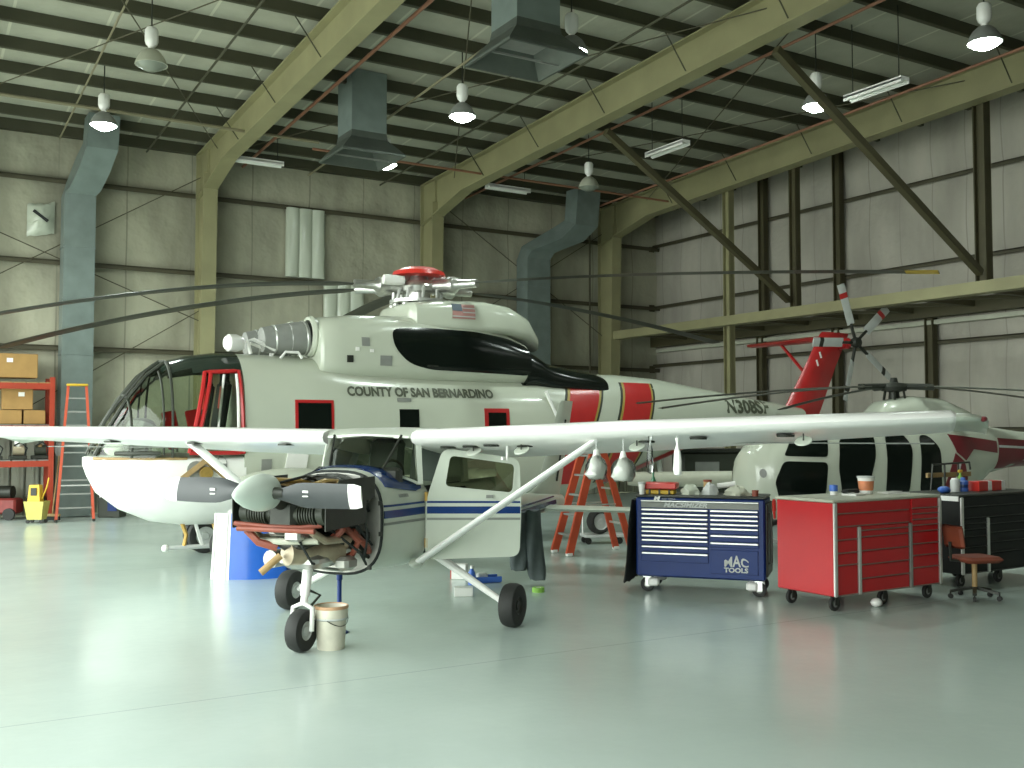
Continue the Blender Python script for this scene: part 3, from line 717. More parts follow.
# search light and hoist bars on the cockpit roof
mb = MB(); mb.lathe([(0, -.13), (.1, -.1), (.135, 0), (.13, .12), (.09, .16), (0, .16)], (3.33, .62, 3.25), (1, .2, 0), 20); sl = mb.build('search_light', M_white, H1)
mb = MB(); mb.tube([(3.1, .62, 3.1), (3.15, .62, 3.3), (3.05, .6, 3.32), (2.7, .55, 3.18)], .03, 8); mb.tube([(3.05, .42, 3.28), (2.7, .40, 3.16)], .025, 8); mb.build('light_arm', M_white, sl)
MB().tube([(2.68, .75, 3.04), (2.6, .75, 3.14), (2.4, .75, 3.14), (2.34, .75, 3.05)], .022, 8).build('hand_rail', M_white, H1)
# little vents and panels on the engine deck
for a, z, w, h, m in ((1.36, 3.34, .13, .14, M_grey), (1.62, 3.06, .10, .11, M_dark), (1.02, 3.05, .2, .16, M_grey), (1.50, 3.22, .06, .06, M_white), (1.26, 3.20, .06, .05, M_white), (.2, 2.74 + .25, .2, .03, M_dark)):
    deck.patch([(a - w / 2, z - h / 2), (a + w / 2, z - h / 2), (a + w / 2, z + h / 2), (a - w / 2, z + h / 2)], .014, 'vent', m, H1, .1)
fus.patch([(.86, 2.40), (.62, 2.40), (.62, 2.46), (.86, 2.46)], .012, 'vent', M_grey, H1)
# cabin windows
def win(poly, frame, nm='cabin_window', fw=.045):
    cx = sum(p[0] for p in poly) / len(poly); cz = sum(p[1] for p in poly) / len(poly)
    big = [(cx + (p[0] - cx) * (1 + fw * 2 / abs(poly[0][0] - poly[2][0])), cz + (p[1] - cz) * (1 + fw * 2 / abs(poly[0][1] - poly[2][1]))) for p in poly]
    o = fus.patch(big, .008, nm, frame, H1, .2)
    fus.patch(poly, .016, 'pane', M_black, o, .2)
    return o
win([(2.50, 1.85), (1.98, 1.85), (1.98, 2.36), (2.50, 2.36)], M_red)['label'] = 'red framed cabin window'
win([(.84, 1.9), (.50, 1.9), (.50, 2.28), (.84, 2.28)], M_heli, fw=.01)
win([(-.78, 1.95), (-1.12, 1.95), (-1.12, 2.24), (-.78, 2.24)], M_red, fw=.07)['label'] = 'red framed cabin window'
MB().tube([fus.side(-1.95, 2.62, .10), fus.side(-2.20, 2.02, .06), fus.side(-2.22, 1.95, -.02)], .03, 8).build('stay_bar', M_white, H1)
# red bands with gold and dark green edging
def band(top0, top1, lean, name):
    poly = []; zs = [2.83, 2.5, 2.1, 1.7, 1.3, 1.0]
    for z in zs: poly.append((top0 + (2.84 - z) * lean, z))
    for z in zs[::-1]: poly.append((top1 + (2.84 - z) * lean, z))
    wide = [(p[0] + (.10 if i < len(zs) else -.10), p[1]) for i, p in enumerate(poly)]
    mid = [(p[0] + (.05 if i < len(zs) else -.05), p[1]) for i, p in enumerate(poly)]
    fus.patch(wide, .006, 'band_edge', M_greenm, H1, .2)
    fus.patch(mid, .011, 'band_edge', M_gold2, H1, .2)
    fus.patch(poly, .016, 'red_band', M_red, H1, .2)
band(-2.62, -3.26, .42, 'a'); band(-3.86, -4.52, .36, 'b')
# red line along the rear chine
mb = MB(); pts = [(-3.6, .87 + .12), (-4.1, 1.15), (-4.8, 1.38), (-5.6, 1.64), (-6.1, 1.80)]
fus.patch([(a, z - .10 + .06) for a, z in pts] + [(a, z + .10) for a, z in pts[::-1]], .012, 'chine_band', M_red, H1, .2, .06)
text_mesh('COUNTY OF SAN BERNARDINO', .20, 'lettering', M_text, H1, lambda u, v: fus.side(1.70 - u, 2.485 + v, .014), width=2.62, bold=.009)
text_mesh('N308SF', .37, 'registration', M_text, H1, lambda u, v: fus.side(-6.55 - u, 2.30 + v, .014), width=1.34, bold=.014)
# sponson struts and landing gear
for s in (1, -1):
    mb = MB(); mb.bar((4.28, s * 1.0, 1.18), (3.86, s * 1.08, 1.52), .07, .07); mb.bar((3.42, s * 1.06, 1.14), (3.84, s * 1.08, 1.50), .07, .07); mb.bar((4.28, s * 1.0, 1.18), (3.42, s * 1.06, 1.14), .05, .05); mb.build('sponson_strut', M_tan, H1)
    MB().cyl((3.86, s * .95, 1.34), (3.86, s * 1.14, 1.34), .09, n=14).build('strut_fitting', M_gold, H1)
    MB().ball((2.7, s * 1.35, 1.1), (.95, .32, .3), 10).build('sponson', M_heli, H1)
    MB().cyl((3.42, s * .82, 1.1), (3.42, s * .82, .28), .055, n=10).build('gear_leg', M_white, H1)
    for q in (-.14, .14):
        mt, mh = MB(), MB(); wheel(mt, mh, (3.42, s * .82 + q, .27), (0, 1, 0), .27, .16)
        t = mt.build('main_tyre', M_rubber, H1); mh.build('wheel_hub', M_ltgrey, t)
mt, mh = MB(), MB(); wheel(mt, mh, (-5.3, 0, .2), (0, 1, 0), .2, .16); t = mt.build('tail_tyre', M_rubber, H1); mh.build('wheel_hub', M_ltgrey, t)
MB().tube([(-5.3, .14, .2), (-5.3, .14, .5), (-5.2, 0, 1.7)], .05, 8).build('tail_gear_leg', M_white, H1)
# belly rail on bronze brackets
rl = MB().cyl((4.25, .35, .22), (3.1, .35, .22), .035, n=10).build('belly_rail', M_ltgrey, H1)
MB().ball((4.25, .35, .22), .055, 8).build('rail_cap', M_white, rl)
for a in (3.95, 3.5, 3.25): MB().tube([(a + .08, .35, .62), (a, .35, .4), (a + .03, .35, .24)], .03, 8).build('rail_bracket', M_gold, rl)
MB().bar((3.85, .35, .66), (3.72, .35, .24), .06, .04).build('rail_bracket', M_white, rl)
# rotor head
mb = MB(); mb.lathe([(.20, 4.05), (.20, 4.3), (.33, 4.32), (.36, 4.40), (.33, 4.48), (.16, 4.52), (.14, 4.62), (0, 4.62)], n=24); mb.build('rotor_hub', M_steel, H1)
MB().lathe([(.02, 4.60), (.36, 4.57), (.47, 4.59), (.44, 4.66), (.28, 4.73), (0, 4.76)], n=32).build('rotor_cap', M_redbr, H1)['label'] = 'red domed rotor cap'
mb = MB()
for k in range(10):
    t = 2 * PI * k / 10; r = .42 + .04 * (k % 2); mb.cyl((r * math.cos(t), r * math.sin(t), 4.02), (r * .9 * math.cos(t + .1), r * .9 * math.sin(t + .1), 4.36), .03, n=8); mb.ball((r * math.cos(t), r * math.sin(t), 4.08), .06, 6)
mb.lathe([(.30, 4.1), (.5, 4.12), (.5, 4.17), (.30, 4.19)], n=24); mb.build('swash_plate', M_alu, H1)
RB = 8.3
for k, (al, droop) in enumerate(((-27, .34), (42, .50), (117, .55), (168, .90), (205, 1.28))):
    an = R(al) - YAW - PI; d = Vector((math.cos(an), math.sin(an), 0)); sd = Vector((-d.y, d.x, 0))
    P = lambda r: d * r + Vector((0, 0, 4.40 + .02 * math.sin(min(1, r / 3) * PI / 2) - droop * (max(0, r - .8) / (RB - .8)) ** 1.8))
    mb = MB(); n = 22; rings = []
    for i in range(n + 1):
        r = 1.15 + (RB - 1.15) * i / n; c = .36 if i not in (0,) else .16; p = P(r); tw = R(4 - 3 * i / n)
        ch = sd * math.cos(tw) + Vector((0, 0, math.sin(tw))); up = ch.cross(d); up = up if up.z > 0 else -up
        if i == n: c *= .92
        rings.append([p + ch * (c * a) + up * (c * b) for a, b in ((.28, 0), (.2, .035), (0, .055), (-.35, .03), (-.72, .002), (-.35, -.02), (0, -.045), (.2, -.03))])
    mb.loft(rings); bl = mb.build('rotor_blade', M_blade, H1, 50)
    # tip band, blade cuff, damper
    mb = MB(); rr = []
    for i in range(3):
        r = RB - .42 + i * .21; p = P(r); tw = R(1); ch = sd * math.cos(tw) + Vector((0, 0, math.sin(tw))); up = Vector((0, 0, 1)); c = .365
        rr.append([p + ch * (c * a) + up * (c * b) for a, b in ((.285, 0), (.2, .042), (0, .062), (-.35, .036), (-.725, .004), (-.35, -.026), (0, -.052), (.2, -.036))])
    if k == 0: mb.loft(rr); mb.build('tip_band', M_yellow, bl, 50)
    else: mb.bm.free()
    mb = MB(); mb.lathe([(.0, 0), (.11, .02), (.12, .3), (.14, .34), (.14, .42), (.08, .5), (.07, .85), (0, .86)], P(.3), d, 14); mb.build('blade_cuff', M_steel, bl)
    mb = MB(); o = P(.52) + sd * .2; mb.lathe([(0, -.2), (.08, -.18), (.09, 0), (.08, .18), (0, .2)], o + Vector((0, 0, .07)), d, 12); mb.build('damper', M_white if k in (3, 4) else M_alu, bl)
# tail fin, stabiliser, tail rotor
mb = MB(); rings = []
for a0, a1, z, th in ((-8.55, -9.75, 2.22, .15), (-8.82, -9.92, 2.55, .14), (-9.4, -10.35, 3.4, .12), (-9.85, -10.75, 4.08, .10), (-9.92, -10.77, 4.13, .06)):
    c = a0 - a1; rings.append([Vector((a0 - c * u, th * v, z)) for u, v in ((0, 0), (.06, .55), (.25, 1), (.6, .75), (1, .05), (1, -.05), (.6, -.75), (.25, -1), (.06, -.55))])
mb.loft(rings); fin = mb.build('tail_fin', M_red, H1, 40)
for z, a in ((3.42, -9.62), (3.60, -9.72)):
    MB().box((a, .13, z), (.035, .02, .14), Matrix.Rotation(R(20), 4, 'Y')).build('fin_light', M_white, fin, 0)
mb = MB(); rings = []
for y, a0, c, th in ((.05, -9.75, .9, .07), (-.9, -9.8, .8, .07), (-2.35, -9.9, .65, .05), (-2.42, -10.0, .5, .02)):
    rings.append([Vector((a0 - c * u, y, 3.98 + th * v)) for u, v in ((0, 0), (.08, .6), (.3, 1), (1, .08), (1, -.08), (.3, -1), (.08, -.6))])
mb.loft(rings); st = mb.build('stabiliser', M_red, H1, 40)
MB().bar((-9.6, -.1, 3.1), (-10.05, -1.35, 3.94), .05, .05).build('stabiliser_strut', M_red, st, 0)
th_ = Vector((-10.45, .48, 3.88))
MB().lathe([(.14, 0), (.12, .3), (.07, .34), (.07, .5), (0, .5)], (-10.45, -.02, 3.88), (0, 1, 0), 16).build('tail_gearbox', M_red, H1)
MB().lathe([(0, -.08), (.1, -.07), (.13, 0), (.1, .09), (0, .1)], th_, (0, 1, 0), 16).build('tail_rotor_hub', M_dark, H1)
for k in range(5):
    t = R(70 + 72 * k); d = Vector((math.cos(t), 0, math.sin(t))); sd = Vector((-math.sin(t), .25, math.cos(t))).normalized()
    rr = lambda r0, r1, c0: [[th_ + d * r + sd * (c0 * a) + Vector((0, c0 * b, 0)) for a, b in ((.5, 0), (.2, .09), (-.5, .01), (.2, -.09))] for r in (r0, r1)]
    mb = MB(); mb.loft(rr(.42, 1.34, .20)); tb = mb.build('tail_rotor_blade', M_ltgrey, H1, 30)
    mb = MB(); mb.cyl(th_ + d * .08, th_ + d * .44, .035, n=8); mb.build('blade_root', M_dark, tb)
    mb = MB(); mb.loft(rr(1.02, 1.14, .208)); mb.build('tip_band', M_red if k in (0, 1) else M_dark, tb, 30)

# ================================================================== SMALL HELICOPTER (right)
h2c = Vector((6.37, 17.0)); f2 = Vector((-.965, -.262)).normalized()
H2 = thing('helicopter', 'smaller white helicopter with dark bubble windows and a maroon tail behind the red tool chest', 'helicopter', cw(*h2c), cang(f2.x, f2.y))
l2 = Vector((-f2.y, f2.x)); l2 = l2 if l2.y < 0 else -l2
def h2(px, py, b):
    u = (px - 512) / FPX; x0 = h2c.x + b * l2.x; z0 = h2c.y + b * l2.y
    a = (x0 - u * z0) / (u * f2.y - f2.x); z = z0 + a * f2.y
    return (a, CAM_H - (py - HZ) * z / FPX)
b2 = Body([(2.85, .95, 1.36, .20, 1.12, 2.2, 2.2), (2.77, .76, 1.6, .42, 1.12, 2.3, 2.2), (2.55, .60, 1.82, .60, 1.15, 2.5, 2.4), (2.15, .5, 1.98, .70, 1.15, 2.7, 2.5), (1.5, .43, 2.09, .74, 1.2, 2.8, 2.6), (.6, .4, 2.14, .76, 1.2, 3, 2.6), (-.2, .42, 2.14, .76, 1.2, 3, 2.6),
           (-.8, .55, 2.12, .70, 1.3, 2.8, 2.5), (-1.25, .85, 2.08, .55, 1.5, 2.5, 2.3), (-1.7, 1.2, 2.02, .40, 1.62, 2.3, 2.2), (-2.4, 1.36, 1.93, .27, 1.66, 2.2, 2.2), (-4.9, 1.36, 1.70, .16, 1.54, 2.1, 2.1)])
b2.loft(MB(), 40, 3).build('fuselage', M_heli, H2, 50)
def p2(pts, b, name, m, off=.012, r=.05, parent=None):
    poly = [h2(x, y, b) for x, y in pts]
    return b2.patch(round_poly(poly, r) if r else poly, off, name, m, parent or H2, .12, .08)
b2.patch(round_poly([(1.72, 1.53), (1.66, 1.84), (2.24, 1.80), (2.40, 1.55)], .05), .012, 'cockpit_window', M_black, H2, .12, .08)
b2.patch(round_poly([(1.80, .64), (1.72, 1.45), (2.42, 1.47), (2.57, 1.15), (2.44, .72)], .08), .012, 'door_window', M_black, H2, .12, .08)
for pts in ([(842, 438), (876, 434), (875, 455), (865, 495), (842, 498), (838, 468)], [(887, 434), (905, 433), (912, 447), (907, 494), (884, 496), (886, 460)], [(921, 435), (930, 435), (940, 448), (940, 489), (918, 493), (920, 460)]):
    p2(pts, .74, 'cabin_window', M_black, r=.1)
# windscreen in front of the centre frame
mb = MB()
for sgn in (-1,):
    poly = [(2.78, 1.05), (2.78, 1.40), (2.62, 1.58), (2.3, 1.72), (1.9, 1.55), (2.0, 1.1), (2.4, 1.0)]
    b2.patch(poly, .012, 'windscreen', M_black, H2, .08, .06, sgn)
b2.patch([(2.70 + .04 * math.cos(k * PI / 6), 1.28 + .07 * math.sin(k * PI / 6)) for k in range(12)], .012, 'nose_port', M_grey, H2, .05, .05)
# red scheme on the rear body and boom
p2([(942, 434), (1000, 441), (1000, 453), (968, 449), (957, 460), (948, 452)], .5, 'maroon_band', M_maroon, .012, 0)
p2([(948, 453), (957, 461), (961, 478), (955, 500), (930, 500), (940, 474)], .55, 'maroon_sweep', M_maroon, .012, 0)
p2([(951, 462), (953, 463), (948, 482), (942, 498), (939, 498), (946, 480)], .55, 'sweep_line', M_ltgrey, .02, 0)
for sgn in (1, -1):
    b2.patch([(-1.72, 1.30), (-1.72, 1.82), (-4.8, 1.62), (-4.8, 1.40)], .01, 'boom_band', M_maroon, H2, .3, .1, sgn)
b2.patch([(-1.72, 1.66), (-4.8, 1.53), (-4.8, 1.56), (-1.72, 1.70)], .016, 'boom_line', M_ltgrey, H2, .3, .05)
cowl = Body([(.55, 2.0, 2.22, .22, 2.1, 2.4, 2), (.3, 2.0, 2.42, .36, 2.1, 2.6, 2), (-.2, 2.0, 2.52, .42, 2.1, 2.6, 2), (-.8, 2.0, 2.48, .42, 2.1, 2.6, 2), (-1.3, 1.9, 2.30, .34, 2.0, 2.4, 2), (-1.75, 1.8, 2.06, .18, 1.9, 2.2, 2)])
cowl.loft(MB(), 32, 3).build('engine_cowl', M_heli, H2, 50)
mb = MB(); mb.cyl((0, 0, 2.4), (0, 0, 2.72), .10, .07, 12); mb.lathe([(.08, 2.58), (.2, 2.6), (.22, 2.66), (.2, 2.72), (.07, 2.74), (.05, 2.82), (0, 2.82)], n=16)
for k in range(6): mb.cyl((.2 * math.cos(k), .2 * math.sin(k), 2.45), (.16 * math.cos(k), .16 * math.sin(k), 2.66), .02, n=6)
mb.build('rotor_hub', M_dark, H2)
for al, dr in ((188, .30), (201, .40), (0, .22), (335, .5), (100, .3)):
    an = R(al) - YAW - cang(f2.x, f2.y); d = Vector((math.cos(an), math.sin(an), 0)); sd = Vector((-d.y, d.x, 0)); rb = 4.4 if al != 335 else 2.0
    P = lambda r: d * r + Vector((0, 0, 2.68 - dr * (r / 4.4) ** 1.6 * (4.4 / rb) ** .6))
    rings = [[P(.5 + (rb - .5) * i / 10) + sd * (.2 * a) + Vector((0, 0, .2 * b)) for a, b in ((.35, 0), (.1, .08), (-.65, .01), (.1, -.07))] for i in range(11)]
    mb = MB(); mb.loft(rings); bl = mb.build('rotor_blade', M_blade if al != 0 else M_grey, H2, 40)
    MB().cyl(P(.1), P(.62), .05, n=8).build('blade_grip', M_dark, bl)
for s in (.75, -.75):
    MB().tube([(2.1, s, .34), (1.95, s, .12), (1.7, s, .05), (-1.0, s, .05)], .04, 8).build('skid', M_ltgrey, H2)
for a in (1.2, -.3): MB().tube([(a, .75, .06), (a, .45, .42), (a, -.45, .42), (a, -.75, .06)], .035, 8).build('skid_strut', M_ltgrey, H2)
mb = MB(); rings = []
for a0, a1, z in ((-4.5, -5.0, 1.1), (-4.3, -4.9, 1.55), (-4.75, -5.3, 2.2)):
    rings.append([Vector((a0, 0, z)), Vector(((a0 + a1) / 2, .04, z)), Vector((a1, 0, z)), Vector(((a0 + a1) / 2, -.04, z))])
mb.loft(rings); mb.build('tail_fin', M_red, H2)
MB().box((-3.6, 0, 1.62), (.45, 1.9, .05)).build('stabiliser', M_heli, H2, 0)

# ================================================================== LIGHT AEROPLANE
# local: x towards the nose, y to its left (viewer's right), z up, origin on the floor between the main wheels
pM = Vector((-1.2, 10.7)); pf = Vector((-.375, -.927))
A1 = thing('light_aircraft', 'white single propeller high wing aeroplane with blue stripes and uncovered engine', 'aeroplane', cw(*pM), cang(pf.x, pf.y))
body = Body([(1.20, .62, 1.56, .50, 1.1, 3.0, 3.0), (1.05, .61, 1.60, .53, 1.1, 3.0, 3.0), (.85, .61, 1.60, .55, 1.1, 2.8, 3.0), (.55, .60, 1.52, .57, 1.1, 3.2, 3.2), (.2, .60, 1.42, .58, 1.1, 6, 3.4), (-1.0, .62, 1.42, .57, 1.1, 6, 3.2), (-1.45, .66, 1.40, .53, 1.1, 5, 3.0)])
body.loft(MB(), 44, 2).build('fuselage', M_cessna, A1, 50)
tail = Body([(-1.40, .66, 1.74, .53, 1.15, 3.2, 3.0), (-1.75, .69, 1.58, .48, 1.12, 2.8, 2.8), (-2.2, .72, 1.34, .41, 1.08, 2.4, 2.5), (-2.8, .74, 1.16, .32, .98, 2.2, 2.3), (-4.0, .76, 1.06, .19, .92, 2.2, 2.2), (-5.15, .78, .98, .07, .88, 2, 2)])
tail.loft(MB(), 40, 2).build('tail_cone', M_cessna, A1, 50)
# blue deck in front of the windscreen
for sgn in (1, -1):
    body.patch([(1.10, 1.42), (.62, 1.36), (.50, 1.38), (.40, 1.47), (.62, 1.552), (.85, 1.594), (1.10, 1.582)], .01, 'blue_deck', M_blue, A1, .08, .03, sgn)
mb = MB(); g = []
for i in range(7):
    a = 1.10 - i * .1; row = []
    for j in range(13):
        y = -.44 + .88 * j / 12; s = body.at(a); k = min(.999, abs(y) / s[3])
        row.append(mb.bm.verts.new((a, y, s[4] + (s[2] - s[4]) * (1 - k ** s[5]) ** (1 / s[5]) + .014)))
    g.append(row)
for i in range(6):
    for j in range(12): mb.face([g[i][j], g[i + 1][j], g[i + 1][j + 1], g[i][j + 1]])
mb.build('glare_deck', M_blue, A1)
# stripes along both sides
def stripes(b, a0, a1, off, sgn=1):
    for z0, z1, m, n in ((1.238, 1.258, M_blue, 'thin_stripe'), (1.135, 1.205, M_blue, 'blue_stripe'), (1.072, 1.095, M_grey, 'grey_stripe')):
        dz = 0
        b.patch([(a0, z0), (a1, z0), (a1, z1), (a0, z1)], off, n, m, A1, .15, .1, sgn)
stripes(body, 1.18, .50, .008); stripes(body, 1.18, -1.4, .008, -1)
for z0, z1, m, n in ((.86, .93, M_blue, 'blue_stripe'), (.96, .985, M_blue, 'thin_stripe'), (.80, .845, M_dark, 'dark_stripe')):
    for sgn in (1, -1): tail.patch([(-1.8, z0 + .1), (-2.6, z0), (-4.6, z0 + .02), (-4.6, z1 + .01), (-2.6, z1), (-1.8, z1 + .1)], .008, n, m, A1, .2, .1, sgn)
for k in range(3): body.patch([(.93 - k * .055, 1.315), (.885 - k * .055, 1.315), (.885 - k * .055, 1.345), (.93 - k * .055, 1.345)], .01, 'side_marking', M_grey, A1, .1, .1)
# roof, posts and glazing
mb = MB(); rings = []
for a, z, hw, t in ((.62, 1.885, .46, .03), (.5, 1.93, .5, .07), (0, 1.93, .52, .1), (-.8, 1.86, .52, .1), (-1.45, 1.74, .50, .08)):
    rings.append([Vector((a, hw * u, z + t * v)) for u, v in ((-1, -.5), (-1, .1), (-.85, .42), (0, .5), (.85, .42), (1, .1), (1, -.5), (0, -.5))])
mb.loft(rings); mb.build('cabin_roof', M_cessna, A1, 40)
base = [Vector((1.00 - .42 * abs(t) ** 1.6, .55 * t, 1.60 - .17 * abs(t) ** 2.2)) for t in [i / 8 - 1 for i in range(17)]]
top = [Vector((.66 - .14 * abs(t) ** 2, .47 * t, 1.90 - .02 * abs(t))) for t in [i / 8 - 1 for i in range(17)]]
mb = MB(); vb = [mb.bm.verts.new(p) for p in base]; vt = [mb.bm.verts.new(p) for p in top]
vm = [mb.bm.verts.new((p * .5 + q * .5) + Vector((.05, 0, .01))) for p, q in zip(base, top)]
for i in range(16):
    mb.face([vb[i], vb[i + 1], vm[i + 1], vm[i]]); mb.face([vm[i], vm[i + 1], vt[i + 1], vt[i]])
mb.build('windscreen', G_wind, A1, 60, recalc=False)
MB().tube(base, .014, 6).build('windscreen_rim', M_cessna, A1)
MB().tube(top, .02, 6).build('windscreen_rim', M_cessna, A1)
for s in (1, -1):
    MB().bar((.56, s * .55, 1.42), (.50, s * .49, 1.93), .05, .07).build('cabin_post', M_cessna, A1, 0)
    MB().bar((-.48, s * .56, 1.40), (-.50, s * .50, 1.92), .07, .05).build('cabin_post', M_cessna, A1, 0)
    MB().tube([(.84, s * .30, 1.58), (.62, s * .38, 1.90)], .012, 6).build('windscreen_brace', M_dark, A1)
mb = MB(); mb.poly([(.5, -.56, 1.42), (-.48, -.57, 1.42), (-.48, -.51, 1.9), (.5, -.5, 1.9)]); mb.build('side_window', G_clear, A1, 0)
for s in (1, -1):
    mb = MB(); mb.poly([(-.52, s * .565, 1.42), (-1.4, s * .54, 1.42), (-1.4, s * .5, 1.70), (-.52, s * .505, 1.86)]); mb.build('side_window', G_smoke, A1, 0)
mb = MB(); mb.box((.80, 0, 1.44), (.12, .95, .3), bev=.03); mb.build('instrument_panel', M_dark, A1)
for s in (.26, -.26):
    mb = MB(); mb.box((.05, s, 1.30), (.45, .42, .18), bev=.05); mb.box((-.22, s, 1.58), (.12, .42, .55), Matrix.Rotation(R(-12), 4, 'Y'), bev=.05); mb.build('cabin_seat', M_tarp, A1)
mb = MB(); mb.tube([(.72, .26, 1.5), (.6, .26, 1.52)], .015, 6); mb.lathe([(.12, -.01), (.135, 0), (.12, .01), (.11, 0), (.12, -.01)], (.58, .26, 1.53), (1, 0, 0), 16, cap=False); mb.build('control_wheel', M_dark, A1)
# wings
PROF = [(1, .003), (.7, .042), (.4, .078), (.2, .079), (.08, .058), (.02, .032), (0, 0), (.02, -.024), (.08, -.036), (.2, -.042), (.4, -.042), (.7, -.024), (1, -.003)]
def wing(s, slope):
    secs = []
    for y, le, ch, th in ((.50, .66, 1.63, 1.02), (2.5, .66, 1.63, 1.02), (4.0, .60, 1.40, .98), (5.32, .54, 1.16, .95), (5.36, .50, 1.08, .7)):
        z = 1.855 + (y - .5) * slope
        inc = R(8.5 - (y - .5) * .5)
        secs.append([Vector((le - ch * u * math.cos(inc), s * y, z + ch * (v * th) - ch * u * math.sin(inc) + .02)) for u, v in PROF])
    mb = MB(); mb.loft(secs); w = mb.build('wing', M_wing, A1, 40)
    # curved tip fairing with lens
    rings = []
    for i in range(6):
        t = i / 5; y = 5.36 + .26 * math.sin(t * PI / 2); k = max(.06, math.cos(t * PI / 2)); z = 1.875 + (y - .5) * slope - .05 * (1 - k)
        rings.append([Vector((.50 - .10 * (1 - k) - 1.08 * (u * (.35 + .65 * k) + (.32 * (1 - k))), s * y, z + 1.08 * v * .7 * k - 1.08 * u * .105)) for u, v in PROF])
    mb = MB(); mb.loft(rings); tp = mb.build('wing_tip', M_cessna, w, 50)
    zl = 1.875 + 5.0 * slope
    mb = MB(); mb.ball((.30, s * 5.57, zl - .02), (.06, .03, .025), 8); mb.build('position_light', M_maroon if s > 0 else M_green, w)
    mb = MB(); mb.box((-.35, s * 4.0, 1.70 + 3.5 * slope), (.012, 2.4, .012)); mb.build('aileron_gap', M_grey, w, 0)
    # strut
    mb = MB(); p0, p1 = Vector((.56, s * .52, .66)), Vector((.42, s * 2.40, 1.845 + 1.92 * slope)); d = (p1 - p0).normalized(); x = Vector((1, 0, 0)); x = (x - d * x.dot(d)).normalized(); y = d.cross(x)
    mb.loft([[p + x * (.085 * math.cos(2 * PI * i / 14)) + y * (.032 * math.sin(2 * PI * i / 14)) for i in range(14)] for p in (p0, p1)])
    stt = mb.build('wing_strut', M_wing, A1, 60)
    mb = MB(); mb.ball(p1 + Vector((0, 0, .01)), (.1, .08, .06), 8); mb.ball(p0, (.12, .06, .05), 8); mb.build('strut_fairing', M_cessna, stt)
    return w
wl = wing(1, .037); wr = wing(-1, .012)
def under(y, a, slope=.037): return 1.875 + (y - .5) * slope - 1.63 * .04 - math.sin(R(8.5 - (y - .5) * .5)) * (.66 - a)
for y, a in ((.78, .40), (1.25, .42), (3.25, .40), (4.0, .35), (1.02, .40), (1.55, .30), (2.75, .30)):
    MB().lathe([(0, -.012), (.075, -.012), (.08, .01), (0, .01)], (a, y, under(y, a) - .002), (0, 0, 1), 16).build('inspection_hole', M_dark, wl)
for y, a in ((1.06, .42), (1.55, .40), (2.68, .38), (4.15, .36)):
    t = MB().lathe([(0, -.006), (.074, -.006), (.078, 0), (.074, .006), (0, .006)], (a - .01, y, under(y, a) - .055), (.5, -.1, .87), 20).build('inspection_cover', M_cessna, wl); t['label'] = 'white round cover hanging open'
    MB().cyl((a, y, under(y, a) + .01), (a + .0, y, under(y, a) - .05), .006, n=5).build('cover_cord', M_dark, t)
for y, a in ((1.0, .55), (2.2, .50), (3.4, .45)): MB().box((a, -y, under(y, a, .012)), (.16, .1, .02)).build('inspection_hole', M_dark, wr, 0)
MB().cyl((.34, 1.38, under(1.38, .34) + .01), (.34, 1.38, under(1.38, .34) - .14), .012, n=6).build('pitot_mast', M_white, wl)
MB().box((.36, 1.36, under(1.36, .34) - .12), (.12, .02, .03)).build('pitot_tube', M_white, wl, 0)
# open left door, swung out towards the nose side
HX, HY = .50, .585; th = R(58); dd = Vector((-math.cos(th), math.sin(th), 0)); nn = Vector((math.sin(th), math.cos(th), 0))
def D(u, v, o): return Vector((HX, HY, 0)) + dd * u + nn * o + Vector((0, 0, v))
outer = round_poly([(.0, .69), (.93, .70), (.95, 1.2), (.93, 1.665), (.17, 1.775), (.0, 1.25)], .09, 5)
inner = round_poly([(.19, 1.40), (.86, 1.33), (.88, 1.61), (.24, 1.70)], .05, 4)
mb = MB(); mb.ring_plate(outer, inner, lambda u, v: D(u, v, .018), lambda u, v: D(u, v, -.018), 72); dr = mb.build('cabin_door', M_cessna, A1, 30); dr['label'] = 'open white cabin door'
mb = MB(); mb.ring_plate([(u * 1.0 + (u - .54) * .05, v + (v - 1.51) * .10) for u, v in inner], inner, lambda u, v: D(u, v, .026), lambda u, v: D(u, v, .016), 60); mb.build('window_rim', M_cessna, dr, 30)
mb = MB(); mb.prism(inner, lambda u, v: D(u, v, .003), lambda u, v: D(u, v, -.003)); mb.build('door_window', G_wind, dr, 0)
for z0, z1, m, n in ((1.238, 1.258, M_blue, 'thin_stripe'), (1.135, 1.205, M_blue, 'blue_stripe'), (1.072, 1.095, M_grey, 'grey_stripe')):
    mb = MB(); mb.prism([(.012, z0), (.938, z0 - .012), (.938, z1 - .012), (.012, z1)], lambda u, v: D(u, v, .016), lambda u, v: D(u, v, .0205)); mb.build(n, m, dr, 0)
mb = MB(); mb.box(D(.63, 1.295, .028), (.07, .02, .03), Matrix.Rotation(math.atan2(dd.y, dd.x), 4, 'Z')); mb.build('door_handle', M_grey, dr, 0)
MB().box(D(.01, 1.3, 0), (.03, .03, .09)).build('hinge', M_gold, dr, 0); MB().box(D(.01, .85, 0), (.03, .03, .09)).build('hinge', M_gold, dr, 0)
# dark patch on the closed body, painting in the cabin's shade behind the door
body.patch([(.40, .74), (-.50, .74), (-.50, 1.40), (.40, 1.40)], .01, 'door_shade_patch', M_cloth, A1, .2, .1)
